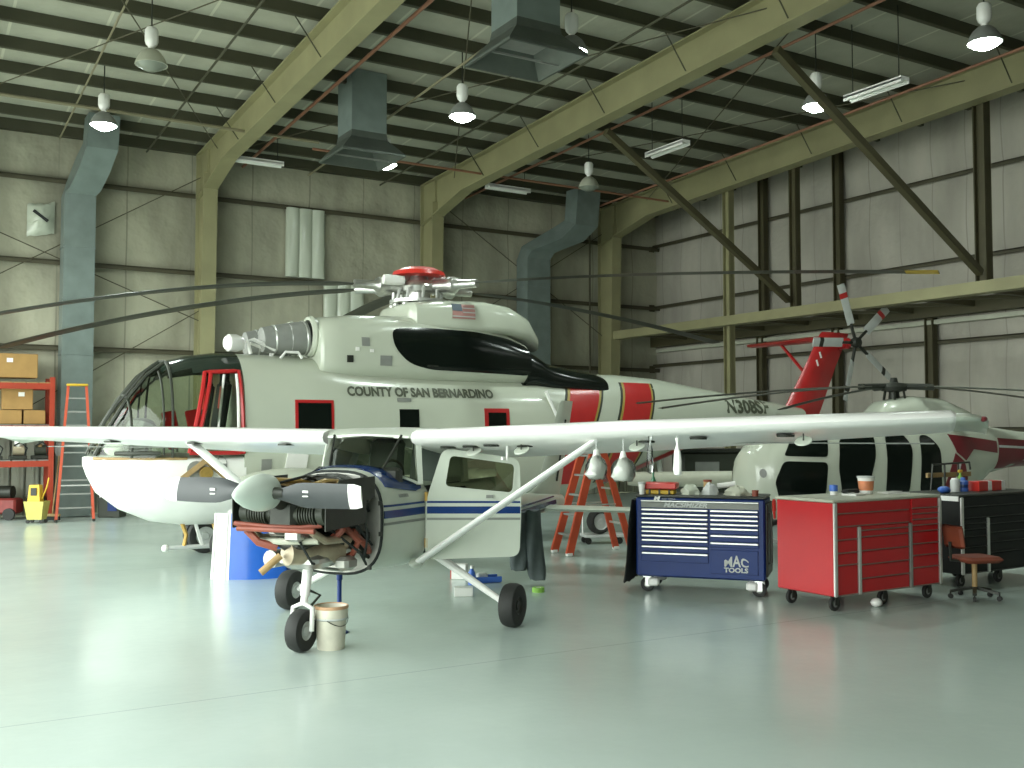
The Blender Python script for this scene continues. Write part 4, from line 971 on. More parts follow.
# tail surfaces
mb = MB(); rings = []
for y, le, c, th2 in ((-2.0, -4.22, .6, .02), (-1.9, -4.1, .75, .035), (0, -3.95, .95, .05), (1.9, -4.1, .75, .035), (2.0, -4.22, .6, .02)):
    rings.append([Vector((le - c * u, y, .85 + th2 * v - .02 * u)) for u, v in ((0, 0), (.06, .7), (.3, 1), (1, .1), (1, -.1), (.3, -1), (.06, -.7))])
mb.loft(rings); mb.build('tailplane', M_cessna, A1, 40)
mb = MB(); rings = []
for le, te, z, th2 in ((-3.4, -5.1, .98, .04), (-4.15, -5.18, 1.15, .045), (-5.08, -5.70, 2.32, .03), (-5.2, -5.74, 2.40, .015)):
    c = le - te; rings.append([Vector((le - c * u, th2 * v, z)) for u, v in ((0, 0), (.08, .7), (.3, 1), (1, .1), (1, -.1), (.3, -1), (.08, -.7))])
mb.loft(rings); fn = mb.build('tail_fin', M_cessna, A1, 40)
MB().box((-5.1, 0, 1.65), (.02, .09, 1.0), Matrix.Rotation(R(-24), 4, 'Y')).build('rudder_gap', M_dark, fn, 0)
# undercarriage
for s in (1, -1):
    MB().tube([(-.05, s * .38, .70), (-.03, s * .52, .62), (0, s * 1.16, .26), (0, s * 1.2, .22)], [.05, .045, .03, .03], 10).build('main_leg', M_white, A1)
    mt, mh = MB(), MB(); wheel(mt, mh, (0, s * 1.30, .215), (0, 1, 0), .215, .17, .42); t = mt.build('main_tyre', M_rubber, A1); mh.build('wheel_hub', M_dark if s > 0 else M_ltgrey, t)
    MB().box((-.1, s * 1.19, .16), (.09, .05, .09), bev=.01).build('brake_caliper', M_white, t)
mt, mh = MB(), MB(); wheel(mt, mh, (1.75, 0, .185), (0, 1, 0), .185, .14, .45); t = mt.build('nose_tyre', M_rubber, A1); mh.build('wheel_hub', M_ltgrey, t)
mb = MB(); mb.cyl((1.62, 0, .9), (1.70, 0, .48), .05, .042, 12); mb.cyl((1.70, 0, .5), (1.72, 0, .40), .032, n=10)
mb.tube([(1.72, 0, .42), (1.73, .10, .38), (1.75, .105, .185)], .022, 8); mb.tube([(1.72, 0, .42), (1.73, -.10, .38), (1.75, -.105, .185)], .022, 8)
leg = mb.build('nose_leg', M_white, A1)
MB().tube([(1.66, .03, .52), (1.50, .03, .46), (1.66, .03, .38)], .014, 6).build('torque_link', M_dark, leg)
MB().tube([(1.60, .1, .72), (1.3, .14, .66)], .016, 6).build('drag_brace', M_steel, leg)
# bare engine on its mount
fw = MB(); fr = body.at(1.19); ring = lambda a, k: [Vector((a, p.y * k, fr[4] + (p.z - fr[4]) * k)) for p in body.ring(fr, 44)]
fw.loft([ring(1.18, 1.0), ring(1.225, 1.0), ring(1.225, .95), ring(1.20, .94)], cap=False); fw.face([fw.bm.verts.new(p) for p in ring(1.203, .945)])
fwo = fw.build('firewall', M_silver, A1, 40)
mb = MB(); mb.tube(ring(1.215, 1.0) + [ring(1.215, 1.0)[0]], .016, 6); mb.build('firewall_seal', M_cloth, fwo)
for y, z, w, h in ((.28, 1.2, .1, .12), (.34, .98, .07, .08), (-.2, 1.3, .16, .1), (.1, 1.32, .14, .12)): MB().box((1.24, y, z), (.07, w, h), bev=.01).build('firewall_fitting', M_dark, fwo)
for y, z in ((.49, 1.28), (.495, 1.0), (.38, .69), (.3, 1.51)): MB().box((1.225, y, z), (.03, .03, .04)).build('cowl_fastener', M_dark, fwo, 0)
mb = MB()
for y, z, y2, z2 in ((.36, 1.38, .22, 1.22), (-.36, 1.38, -.22, 1.22), (.36, .78, .22, 1.0), (-.36, .78, -.22, 1.0), (.36, .78, .22, 1.22), (-.36, .78, -.22, 1.22)): mb.tube([(1.21, y, z), (1.62, y2, z2)], .017, 8)
mb.build('engine_mount', M_dark, A1)
eng = MB(); eng.box((1.78, 0, 1.20), (.62, .28, .30), bev=.04); eng.box((1.72, 0, .98), (.5, .30, .18), bev=.05); eng.cyl((2.06, 0, 1.35), (2.24, 0, 1.42), .09, n=16); eng.box((1.46, 0, 1.2), (.12, .3, .26), bev=.02)
en = eng.build('engine_case', M_dark, A1)
for s in (1, -1):
    for i, x in enumerate((2.0, 1.78, 1.56)):
        mb = MB(); prof = [(.07, 0)]
        for k in range(7): prof += [(.075, .10 + k * .026), (.10, .102 + k * .026), (.10, .114 + k * .026), (.075, .116 + k * .026)]
        prof += [(.095, .29), (.10, .36), (.07, .38), (0, .385)]
        mb.lathe(prof, (x, s * .06, 1.22), (0, s, .05), 18); cy = mb.build('cylinder', M_tan if i == 2 else M_greenm, en)
        MB().box((x, s * .41, 1.26), (.13, .05, .10), bev=.02).build('rocker_cover', M_gold if (s > 0 and i == 1) else M_steel, cy)
    MB().tube([(2.05, s * .30, 1.08), (1.9, s * .33, 1.0), (1.5, s * .33, .98), (1.45, s * .25, .9)], .035, 10).build('exhaust_pipe', M_exh, en)
    MB().tube([(2.0, s * .22, 1.46), (1.8, s * .26, 1.50), (1.5, s * .2, 1.48), (1.3, s * .12, 1.42)], .028, 8).build('intake_pipe', M_gold, en)
for s in (1, -1):
    mb = MB(); mb.prism([(2.12, 1.10), (2.12, 1.36), (1.9, 1.52), (1.3, 1.53), (1.3, 1.34), (1.45, 1.32), (1.45, 1.12)], lambda u, v: Vector((u, s * .465, v)), lambda u, v: Vector((u, s * .475, v))); mb.build('baffle', M_dark, en, 0)
mb = MB(); mb.prism([(-.46, 1.30), (.46, 1.30), (.40, 1.47), (.2, 1.535), (-.2, 1.535), (-.40, 1.47)], lambda u, v: Vector((1.36, u, v)), lambda u, v: Vector((1.38, u, v))); mb.build('baffle', M_dark, en, 0)
mb = MB(); mb.box((1.36, -.12, .98), (.2, .3, .3), bev=.03); mb.box((1.38, .22, 1.0), (.14, .16, .22), bev=.03); mb.cyl((1.3, .3, 1.22), (1.5, .3, 1.22), .08, n=14); mb.build('magneto', M_cloth, en)
mb = MB(); mb.box((1.62, 0, .80), (.46, .42, .14), bev=.05); mb.build('oil_sump', M_steel, en)
MB().cyl((1.52, -.28, .80), (1.8, -.30, .80), .08, n=14).build('heater_duct', M_silver, en); MB().box((1.50, .30, .76), (.2, .14, .12), bev=.03).build('air_box', M_silver, en)
for s_, x_ in ((1, 2.05), (1, 1.82), (1, 1.6), (-1, 2.05), (-1, 1.82)): MB().tube([(x_, s_ * .40, 1.30), (x_ - .05, s_ * .42, 1.42), (x_ - .2, s_ * .28, 1.49), (1.42, s_ * .12, 1.40)], .011, 6).build('ignition_lead', M_tan, en)
MB().tube([(2.14, -.40, 1.10), (2.14, .38, 1.10)], .022, 8).build('baffle_rod', M_copper, en)
MB().cyl((1.95, -.02, .88), (1.45, .20, .86), .105, n=18).build('muffler', M_exh, en)
MB().tube([(1.96, -.08, .86), (2.02, -.14, .79), (2.08, -.20, .72)], .032, 10).build('tail_pipe', M_tan, en)
for pts, r in (([(2.10, -.46, 1.14), (2.1, -.1, 1.12), (2.08, .2, 1.12), (2.0, .36, 1.14)], .022), ([(1.6, .30, 1.12), (1.45, .40, .96), (1.4, .3, .82), (1.5, .1, .76)], .032), ([(2.06, -.36, 1.08), (2.06, -.24, .98), (1.98, -.1, .93)], .035), ([(1.75, .34, 1.2), (1.7, .38, 1.08), (1.72, .3, 1.0)], .04), ([(1.5, .36, 1.05), (1.35, .42, .9), (1.24, .38, .84)], .03)):
    MB().tube(pts, r, 8).build('hose', M_copper, en)
for pts in ([(1.9, .2, 1.4), (1.6, .38, 1.2), (1.25, .42, .9)], [(1.8, .3, 1.1), (1.5, .44, .86), (1.25, .36, .72)], [(1.4, .1, 1.5), (1.3, .3, 1.44), (1.24, .38, 1.2)], [(2.1, .14, 1.1), (1.9, .2, .8), (1.6, .1, .74)], [(2.05, -.1, 1.48), (1.7, 0, 1.54), (1.3, -.1, 1.46)], [(1.45, .43, 1.25), (1.40, .46, 1.0), (1.36, .40, .78)]):
    MB().tube(pts, .012, 6).build('cable', M_cloth, en)
MB().cyl((1.36, .12, 1.05), (1.36, .12, 1.28), .05, n=14).build('oil_filter', M_white, en)
mb = MB(); mb.cyl((1.98, -.16, 1.07), (1.98, .2, 1.07), .045, n=12); mb.box((2.05, .12, 1.06), (.10, .16, .12), bev=.02); mb.build('alternator', M_steel, en)
MB().tube([(1.95, -.3, .98), (2.02, 0, .99), (1.95, .3, 1.0)], .03, 8).build('induction_tube', M_beige, en)
mb = MB()
for k in range(11):
    t = R(35 + 11 * k); mb.box((1.34, .46 * math.cos(t), 1.1 + .44 * math.sin(t)), (.20, .10, .014), Matrix.Rotation(-(PI / 2 - t), 4, 'X'))
mb.build('cowl_lip', M_dark, A1, 0)
# propeller
pc = Vector((2.37, 0, 1.43))
sp = MB().lathe([(.15, -.07), (.158, 0), (.15, .08), (.118, .19), (.072, .29), (.03, .36), (0, .38)], pc - Vector((.02, 0, 0)), (1, 0, -.01), 32).build('spinner', M_spin, A1)
for s in (1, -1):
    rings = []
    for i in range(15):
        r = .14 + (.965 - .14) * i / 14; t = i / 14
        c = (.07 + .15 * min(1, t * 3.2)) * (1 - .22 * max(0, t - .55)) ; c = c if i < 14 else c * .86
        tw = R(60 - 38 * t) if False else R(22 - 12 * t)
        up = Vector((s * math.sin(tw), 0, math.cos(tw))); nx = Vector((math.cos(tw), 0, -s * math.sin(tw))); p = pc + Vector((0, s * r, .0 - .012 * s))
        tk = .035 * (1 - .8 * t) + .006
        rings.append([p + up * (c * a) + nx * (tk * b) for a, b in ((.5, 0), (.25, .8), (0, 1), (-.3, .7), (-.5, 0), (-.3, -.4), (0, -.6), (.25, -.5))])
    mb = MB(); mb.loft(rings[:13]); bl = mb.build('propeller_blade', M_prop, A1, 50)
    mb = MB(); mb.loft(rings[12:]); mb.build('blade_tip', M_white, bl, 50)
    MB().cyl(pc + Vector((0, s * .10, 0)), pc + Vector((0, s * .24, 0)), .055, .045, 12).build('blade_root', M_dark, bl)
    MB().box(pc + Vector((.034, s * .46, .02)), (.012, .055, .022), bev=.003).build('blade_decal', M_white, bl)
    MB().box(pc + Vector((.034, s * .46, -.018)), (.012, .055, .012), bev=.003).build('blade_decal', M_white, bl)

# ================================================================== THINGS ON THE FLOOR
def G(px, z): return cw((px - 512) / FPX * z, z)
def at(px, py, z): return cw((px - 512) / FPX * z, z, CAM_H - (py - HZ) * z / FPX)
# bucket by the nose wheel
t = thing('bucket', 'dirty white plastic bucket with tan rim beside the aeroplane nose wheel', 'bucket', cw(-1.62, 9.22), .3); t.scale = (.93, .93, .93)
MB().lathe([(.0, 0), (.128, 0), (.133, .02), (.148, .30), (.16, .30), (.162, .40), (.152, .405), (.142, .39), (.138, .3), (.122, .03), (0, .03)], n=36).build('pail', mat('bucket_plastic', (.60, .58, .47), .45, var=.15, scale=5), t)
MB().lathe([(.164, .385), (.168, .395), (.166, .41), (.155, .415), (.15, .405)], n=36, cap=False).build('rim', mat('bucket_rim', (.50, .30, .17), .5, var=.2), t)
MB().lathe([(.152, .28), (.166, .29), (.166, .30), (.152, .305)], n=36, cap=False).build('collar', M_ltgrey, t)
MB().tube([(.16 * math.cos(q), .16 * math.sin(q), .30 - .07 * math.sin((q + 2.6) / 2.1 * PI)) for q in [-2.6 + 2.1 * i / 12 for i in range(13)]], .004, 5).build('handle', M_dark, t)
MB().lathe([(0, .33), (.138, .33)], n=24, cap=False).build('contents', M_tan, t)
# blue support post under the belly
t = thing('jack_post', 'slim blue post under the aeroplane belly behind the bucket', 'post', cw(-1.665, 9.92))
MB().lathe([(0, 0), (.09, 0), (.09, .012), (.03, .03), (.022, .05), (.022, .5), (.03, .51), (.03, .56), (0, .56)], n=18).build('tube', M_boxblue, t)
MB().cyl((0, 0, .54), (0, 0, .60), .015, n=8).build('screw', M_steel, t)
# engine cowling standing on the floor
t = thing('engine_cowling', 'blue and white curved engine cowling standing on the floor behind the propeller', 'cowling', cw(-3.42, 13.45), -YAW + R(12))
def arc(u, v, o):
    an = R(-62 + 124 * u); r = .57 + o - .05 * v; return Vector((r * math.sin(an), -r * math.cos(an) * .55 + .27, .86 * v))
def arcpatch(u0, u1, o0, o1, n=14, v1=1.0):
    mb = MB(); us = [u0 + (u1 - u0) * i / n for i in range(n + 1)]
    pts = [(u, 0) for u in us] + [(u, v1 - .1 * u) for u in us[::-1]]
    for i in range(n):
        mb.loft([[arc(us[i], 0, o0), arc(us[i], 0, o1), arc(us[i], v1, o1), arc(us[i], v1, o0)], [arc(us[i + 1], 0, o0), arc(us[i + 1], 0, o1), arc(us[i + 1], v1, o1), arc(us[i + 1], v1, o0)]], cap=(i in (0, n - 1)))
    bmesh.ops.remove_doubles(mb.bm, verts=mb.bm.verts, dist=1e-4); return mb
arcpatch(.27, 1, 0, .015).build('blue_panel', M_cowlblue, t); arcpatch(.06, .27, 0, .016, 6).build('white_panel', M_white, t); arcpatch(0, .045, 0, .016, 3).build('edge_panel', M_white, t); arcpatch(.042, .064, -.004, .01, 2).build('edge_seal', M_dark, t)
# small boxes on the floor under the aeroplane
def carton(px, z, d, rz, label, m, m2=None):
    t = thing('parts_box', label, 'box', G(px, z), rz)
    MB().box((0, 0, d[2] / 2), d, bev=.006).build('carton', m, t)
    MB().box((0, 0, d[2] + .002), (d[0] * .96, d[1] * .96, .006)).build('lid', m, t, 0)
    if m2: MB().box((-d[0] / 2 - .001, 0, d[2] / 2), (.012, d[1] * 1.0, d[2] * .96)).build('end_label', m2, t, 0)
    return t
carton(464, 12.1, (.22, .12, .10), -YAW + .05, 'small white box lying on the floor under the aeroplane belly', M_white)
carton(460, 13.5, (.2, .14, .19), -YAW - .2, 'upright white and red box on the floor under the aeroplane', M_white, M_redbr)
t = thing('spray_can', 'small blue and white can standing on the floor beside the upright box', 'can', G(472, 13.0))
MB().lathe([(0, 0), (.045, 0), (.045, .15), (.02, .19), (.02, .21), (0, .21)], n=16).build('body', M_bluepl, t); MB().lathe([(0, .2), (.022, .2), (.022, .235), (0, .24)], n=12).build('cap', M_white, t)
t = thing('tray', 'low blue tray with parts on the floor beyond the small white box', 'tray', G(486, 13.2), -YAW + .3)
mb = MB(); mb.box((0, 0, .02), (.36, .24, .03), bev=.008); mb.box((0, .11, .05), (.36, .02, .06)); mb.box((0, -.11, .05), (.36, .02, .06)); mb.build('pan', M_bluepl, t, 0)
MB().box((-.05, 0, .08), (.14, .1, .09), bev=.02).build('contents', M_ltgrey, t)
t = thing('tape_roll', 'green tape roll on the floor behind the left main wheel', 'tape', G(538, 12.4))
MB().lathe([(.035, 0), (.075, 0), (.075, .055), (.035, .055), (.035, 0)], n=24, cap=False).build('tape', M_green, t); MB().lathe([(.03, 0.002), (.036, 0.002), (.036, .053), (.03, .053), (.03, 0.002)], n=20, cap=False).build('core', M_white, t)
# grey cover hanging in two folds by the tail cone
t = thing('cover', 'dark grey cover hanging in two folds below the aeroplane tail behind the open door', 'cover', G(528, 12.95), -YAW + .2)
def fold(cx, w, z0, z1, name, cy):
    mb = MB(); rings = []
    for i in range(15):
        k = i / 14; z = z1 + (z0 - z1) * k; ww = w * (.85 + .25 * k) * (1 if i < 13 else (.93 if i == 13 else .75)); sh = cx + (.06 * k * k if cx > 0 else -.03 * k)
        rings.append([Vector((sh + ww / 2 * math.cos(2 * PI * j / 18), cy + (.10 + .03 * math.sin(5 * k + j)) * math.sin(2 * PI * j / 18), z + .01 * math.sin(j * 1.3 + i))) for j in range(18)])
    mb.loft(rings); return mb.build(name, M_tarp, t, 60)
fold(-.09, .22, .19, .92, 'left_fold', .02); fold(.06, .23, .07, .94, 'right_fold', -.02)
# ladders
def ladder(name, label, loc, rz, H, wb, wt, spread, nstep, m, capm, rail=.085):
    t = thing(name, label, 'ladder', loc, rz)
    for s in (-1, 1):
        MB().bar((s * wb / 2, 0, 0.03), (s * wt / 2, spread * .48, H), .055, rail, (0, 1, 0)).build('front_rail', m, t, 0)
        MB().bar((s * wb / 2 * .98, spread, 0.03), (s * wt / 2, spread * .52, H - .03), .04, rail * .85, (0, 1, 0)).build('rear_rail', m, t, 0)
        for yy in (0, spread): MB().box((s * wb / 2, yy, .03), (.06, .11, .06), bev=.012).build('foot', M_white if capm is M_white else M_dark, t)
    for k in range(nstep):
        f = (k + 1) / (nstep + 1); ww = wb + (wt - wb) * f
        MB().box((0, spread * .48 * f, H * f), (ww, .08, .03)).build('step', M_grey, t, 0)
    for f in (.25, .55, .8):
        ww = wb + (wt - wb) * f; MB().bar((-ww / 2, spread * (1 - .48 * f), H * f), (ww / 2, spread * (1 - .48 * f), H * f), .02, .03).build('rear_brace', M_alu, t, 0)
    for s in (-1, 1): MB().tube([(s * (wb * .6 + wt * .4) / 2, spread * .2, H * .42), (s * (wb * .6 + wt * .4) / 2, spread * .8, H * .42)], .012, 6).build('spreader', M_alu, t)
    MB().box((0, spread * .5, H), (wt + .08, .24, .05), bev=.015).build('top_cap', capm if capm is not M_white else m, t)
    return t
ladder('step_ladder', 'tall orange stepladder with yellow top standing beside the pallet rack', G(77, 21.8), -YAW + R(23), 2.93, .74, .36, .9, 9, M_orange, M_yellow)
ladder('step_ladder', 'orange stepladder seen side on behind the aeroplane tailplane', cw(.78, 16.1), -YAW - PI / 2 + R(24), 1.85, .52, .36, 1.12, 5, M_orange, M_white, .12)
# wheel dolly behind the ladder
t = thing('wheel_dolly', 'low dolly carrying a white rimmed aircraft wheel under the big helicopter', 'dolly', G(600, 17.7), -YAW + R(10))
MB().box((.05, 0, .14), (.75, .4, .05), bev=.01).build('deck', M_ltgrey, t)
mt, mh = MB(), MB(); wheel(mt, mh, (-.05, -.1, .385), (-.25, 1, 0), .215, .19, .66); w_ = mt.build('tyre', M_rubber, t); mh.build('wheel_rim', M_ltgrey, w_)
for x in (-.25, .3):
    for y_ in (-.15, .15):
        mt, mh = MB(), MB(); wheel(mt, mh, (x, y_, .055), (0, 1, 0), .055, .04); c_ = mt.build('caster', M_rubber, t); mh.build('caster_hub', M_dark, c_)
        MB().box((x, y_, .095), (.03, .06, .06)).build('caster_fork', M_dark, c_, 0)
for x in (-.28, .2): MB().cyl((x, .14, .16), (x, .14, .62), .018, n=8).build('post', M_alu, t)

# ------------------------------------------------------------------ tool chests
def caster(t, x, y, r, m=M_rubber, fork=M_dark):
    mt, mh = MB(), MB(); wheel(mt, mh, (x, y, r), (0, 1, .0), r, r * .5, .5); o = mt.build('caster', m, t); mh.build('caster_hub', M_grey, o)
    mb = MB(); mb.box((x, y, r * 2.15), (r * 1.1, r * 1.0, .02)); mb.box((x + r * .1, y + r * .38, r * 1.5), (r * .7, .012, r * 1.4)); mb.box((x + r * .1, y - r * .38, r * 1.5), (r * .7, .012, r * 1.4)); mb.build('caster_fork', fork, o, 0)
    return o
# blue chest: front edge from (1.56, 12.4) to (2.92, 11.9)
p0, p1 = Vector((1.50, 12.42)), Vector((2.94, 11.92)); e = (p1 - p0); W = e.length; e.normalize(); bk = Vector((-e.y, e.x))
T = thing('tool_chest', 'blue wheeled tool chest with many silver drawer pulls and cluttered top', 'tool chest', cw(*((p0 + p1) / 2 + bk * .36)), cang(e.x, e.y))
TB = T; DB = .72; zb, zt = .19, 1.14
mb = MB(); mb.box((0, 0, (zb + zt) / 2), (W, DB, zt - zb), bev=.02); mb.build('cabinet', M_boxblue, T)
mb = MB(); mb.box((0, 0, zt + .012), (W + .01, DB + .01, .03), bev=.01); mb.build('worktop', M_dark, T)
yf = -DB / 2
MB().box((0, yf - .006, 1.055), (W - .14, .012, .075)).build('header_panel', M_grey, T, 0)
xL, xR = -W / 2 + .07, W / 2 - .07; xm = .12
def drawer(x0, x1, z0, z1, bm_, hm, T, hw=.026):
    d = MB().box(((x0 + x1) / 2, yf - .008, (z0 + z1) / 2), (x1 - x0, .018, z1 - z0 - .008), bev=.004).build('drawer', bm_, T)
    MB().box(((x0 + x1) / 2, yf - .024, z1 - hw * .7), (x1 - x0 - .01, .022, hw), bev=.006).build('drawer_pull', hm, d)
MB().box((0, yf - .02, 1.098), (W - .13, .02, .018), bev=.006).build('drawer_pull', M_alu, T)
z = 1.012
for h in (.052,) * 7 + (.078, .078, .12): drawer(xL, xm - .01, z - h, z, M_boxblue, M_alu, T); z -= h
z = 1.012
for h in (.052,) * 4 + (.082, .086, .07): drawer(xm + .01, xR, z - h, z, M_boxblue, M_alu, T); z -= h
MB().box(((xm + xR) / 2, yf - .008, .40), (xR - xm - .02, .018, .28), bev=.004).build('drawer', M_boxblue, T)
fx = lambda x0, z0, o=.022: (lambda u, v: Vector((x0 + u, yf - o, z0 + v)))
text_mesh('MACSIMIZER', .075, 'lettering', M_ltgrey, T, fx(-.42, 1.03, .016), shear=.3, width=.52, bold=.003)
text_mesh('M', .06, 'emblem', M_white, T, fx(-.54, 1.108, .012), shear=.2, width=.08, bold=.004); text_mesh('MAC TOOLS', .03, 'lettering', M_ltgrey, T, fx(-.44, 1.112, .012), width=.16)
lg = lambda u, v: Vector((.295 + u, yf - .024, .352 + v * (.75 + .65 * math.sin(u / .28 * PI))))
text_mesh('MAC', .13, 'emblem', M_ltgrey, T, lg, width=.28, bold=.003); text_mesh('TOOLS', .075, 'emblem', M_ltgrey, T, fx(.29, .285, .024), width=.28, bold=.003)
for x, y_ in ((-W / 2 + .12, yf + .1), (W / 2 - .08, yf + .08), (-W / 2 + .12, -yf - .1), (W / 2 - .1, -yf - .1)):
    c_ = caster(T, x, y_, .085, M_rubber, M_alu); MB().box((x - .08 if x > 0 else x + .08, y_ - .02, .12), (.13, .1, .1), bev=.02).build('caster_brake', M_white, c_)
MB().box((W / 2 + .012, 0, .66), (.03, DB - .12, .86), bev=.01).build('end_panel', M_dark, T)
MB().tube([(W / 2 + .02, -.22, .98), (W / 2 + .06, -.22, .96), (W / 2 + .06, -.22, .4), (W / 2 + .02, -.22, .38)], .015, 6).build('push_handle', M_dark, T)
# dark jacket hung on the left end
mb = MB(); rings = []
for i in range(13):
    k = i / 12; z = 1.10 - .98 * k; w_ = .26 + .12 * k; d_ = .03 + .05 * k + .015 * math.sin(6 * k)
    rings.append([Vector((-W / 2 - .035 - d_ / 2 - .05 * k + d_ / 2 * math.cos(2 * PI * j / 20), -.10 + w_ * math.sin(2 * PI * j / 20), z + .012 * math.sin(j * 2))) for j in range(20)])
mb.loft(rings); o = mb.build('jacket', M_cloth, None, 60); tag(o, 'black jacket hanging down the left end of the blue tool chest', 'jacket', T.location, T.rotation_euler.z)
# clutter on the blue chest
def on(Tt, x, y, z): return Tt.matrix_basis @ Vector((x, y, z))
rzB = cang(e.x, e.y); ztB = zt + .028
t = thing('parts_caddy', 'red and yellow parts caddy on the left of the blue tool chest', 'caddy', on(T, -.50, -.1, ztB), rzB)
mb = MB(); mb.box((0, 0, .025), (.34, .22, .05), bev=.008); mb.build('base', M_yellow, t); mb = MB(); mb.box((0, 0, .10), (.40, .24, .08), bev=.012); mb.build('tray', M_redbr, t)
for x in (-.12, 0, .12): MB().box((x, -.118, .03), (.02, .02, .055)).build('divider', M_dark, t, 0)
t = thing('marker_tub', 'small white tub at the left corner of the blue tool chest', 'tub', on(T, -.70, -.29, ztB)); MB().lathe([(0, 0), (.03, 0), (.042, .13), (.044, .14), (0, .14)], n=16).build('tub', M_white, t); MB().lathe([(.044, .125), (.047, .13), (.047, .15), (0, .15)], n=16).build('lid', M_ltgrey, t)
t = thing('bottle', 'dark green bottle standing at the rear left of the blue tool chest', 'bottle', on(T, -.66, .22, ztB)); MB().lathe([(0, 0), (.035, 0), (.035, .14), (.012, .2), (.012, .26), (0, .26)], n=16).build('body', mat('bottle_green', (.02, .16, .07), .3, var=0), t); MB().lathe([(0, .255), (.016, .255), (.016, .29), (0, .29)], n=12).build('cap', M_dark, t)
def crumple(name, label, x, y, d, m, seed, cat):
    mb = MB(); n = 10; rings = []
    for i in range(n + 1):
        th2 = PI / 2 * i / n; ring = []
        for j in range(20):
            a_ = 2 * PI * j / 20; k = 1 + .35 * mnoise.noise(Vector((math.cos(a_) * 1.7 + seed, math.sin(a_) * 1.7, th2 * 2)))
            ring.append(Vector((d[0] / 2 * math.cos(a_) * math.cos(th2) * k + .001 * j, d[1] / 2 * math.sin(a_) * math.cos(th2) * k, max(0, d[2] * math.sin(th2) * (1 + .3 * mnoise.noise(Vector((seed, j * .7, i * .6))))))))
        rings.append(ring)
    mb.loft(rings); return tag(mb.build(name, m, None, 40), label, cat, on(TB, x, y, ztB), rzB)
crumple('rag', 'pale crumpled rag left of centre on the blue tool chest', -.15, -.1, (.24, .28, .12), M_heli, 1, 'rag')
crumple('plastic_bag', 'clear plastic bag of parts in the middle of the blue tool chest', .08, -.05, (.2, .22, .13), M_ltgrey, 4, 'bag')
crumple('rag', 'light grey crumpled rag right of centre on the blue tool chest', .40, -.08, (.30, .3, .11), M_beige, 8, 'rag')
t = thing('paint_can', 'tan can with a red lid at the back of the blue tool chest', 'can', on(T, .02, .22, ztB)); MB().lathe([(0, 0), (.05, 0), (.05, .15), (0, .15)], n=16).build('can', M_tan, t); MB().lathe([(.05, .14), (.053, .145), (.053, .165), (0, .165)], n=16).build('lid', M_copper, t)
t = thing('grease_gun', 'white and tan tool lying across the rear of the blue tool chest', 'tool', on(T, .26, .22, ztB + .12), rzB + .2)
MB().cyl((-.12, 0, -.03), (.1, 0, .0), .035, n=12).build('barrel', M_white, t); MB().bar((.08, 0, 0), (.02, 0, -.1), .03, .04).build('grip', M_tan, t)
t = thing('rag_bin', 'small red cup at the right corner of the blue tool chest', 'cup', on(T, .64, -.2, ztB)); MB().lathe([(0, 0), (.035, 0), (.04, .07), (.034, .07), (.03, .01), (0, .01)], n=16).build('cup', M_copper, t)
t = thing('glove', 'red work glove hanging over the right end of the blue tool chest', 'glove', on(T, W / 2 + .095, -.22, .98), rzB)
mb = MB(); mb.box((0, 0, .08), (.04, .1, .16), bev=.018); mb.build('palm', M_redbr, t)
for k in range(4): MB().cyl((0, -.038 + .025 * k, .01), (.005, -.042 + .028 * k, -.075 + .012 * abs(k - 1.5)), .014, .011, 8).build('finger', M_redbr, t)
MB().cyl((0, .05, .08), (.01, .085, .03), .015, .011, 8).build('thumb', M_redbr, t)
# red and black chests
def chest(p0, e, W, D_, zt, zb, body_m, pull_m, trim, label, cols):
    global yf
    bk = Vector((-e.y, e.x)); c = p0 + e * (W / 2) + bk * (D_ / 2)
    t = thing('tool_chest', label, 'tool chest', cw(*c), cang(e.x, e.y)); yf = -D_ / 2
    mb = MB(); mb.box((0, 0, (zb + zt) / 2), (W, D_, zt - zb), bev=.012); mb.build('cabinet', body_m, t)
    mb = MB(); mb.box((0, 0, zt + .014), (W + .03, D_ + .03, .035), bev=.01); mb.build('worktop', M_beige if trim else M_dark, t)
    for x in [-W / 2 + .015] + [c_[1] for c_ in cols]:
        top = zt; 
        for c_ in cols:
            if abs(c_[1] - x) < .001 and len(c_) > 3: top = c_[3]
        MB().box((x, yf - .014, (zb + top) / 2), (.05, .03, top - zb), bev=.008).build('corner_trim', M_alu, t)
    for x0, x1, hs, *r_ in cols:
        z = r_[0] if r_ else zt
        for h in hs:
            if z - h < zb - .001: h = z - zb
            d = MB().box(((x0 + x1) / 2, yf - .006, z - h / 2), (x1 - x0 - .06, .014, h - .006), bev=.003).build('drawer', body_m, t)
            MB().box(((x0 + x1) / 2, yf - .017, z - h + .012), (x1 - x0 - .06, .016, .012), bev=.004).build('drawer_pull', pull_m, d); z -= h
    for x in (-W / 2 + .12, W / 2 - .12, 0):
        for y_ in (yf + .1, -yf - .1): caster(t, x, y_, .08)
    return t
eR = Vector((.843, .538)); 
M_pull = mat('drawer_pull_dull', (.28, .24, .2), .4, .5, var=.05)
w1 = 1.84; xa = -w1 / 2
RC = chest(Vector((3.43, 10.95)), eR, w1, .80, 1.17, .17, M_redmet, M_pull, True, 'red wheeled tool chest with a silver edged top', 
      [(xa + .02, xa + 1.28, (.13, .14)), (xa + .02, xa + .40, (.14, .14, .13, .46), .90), (xa + .40, xa + 1.28, (.055, .07, .15, .15, .15, .30), .90), (xa + 1.28, xa + 1.82, (.12, .065, .065, .065, .07, .14, .13, .14, .3))])
kB = Vector((5.52, 12.62))
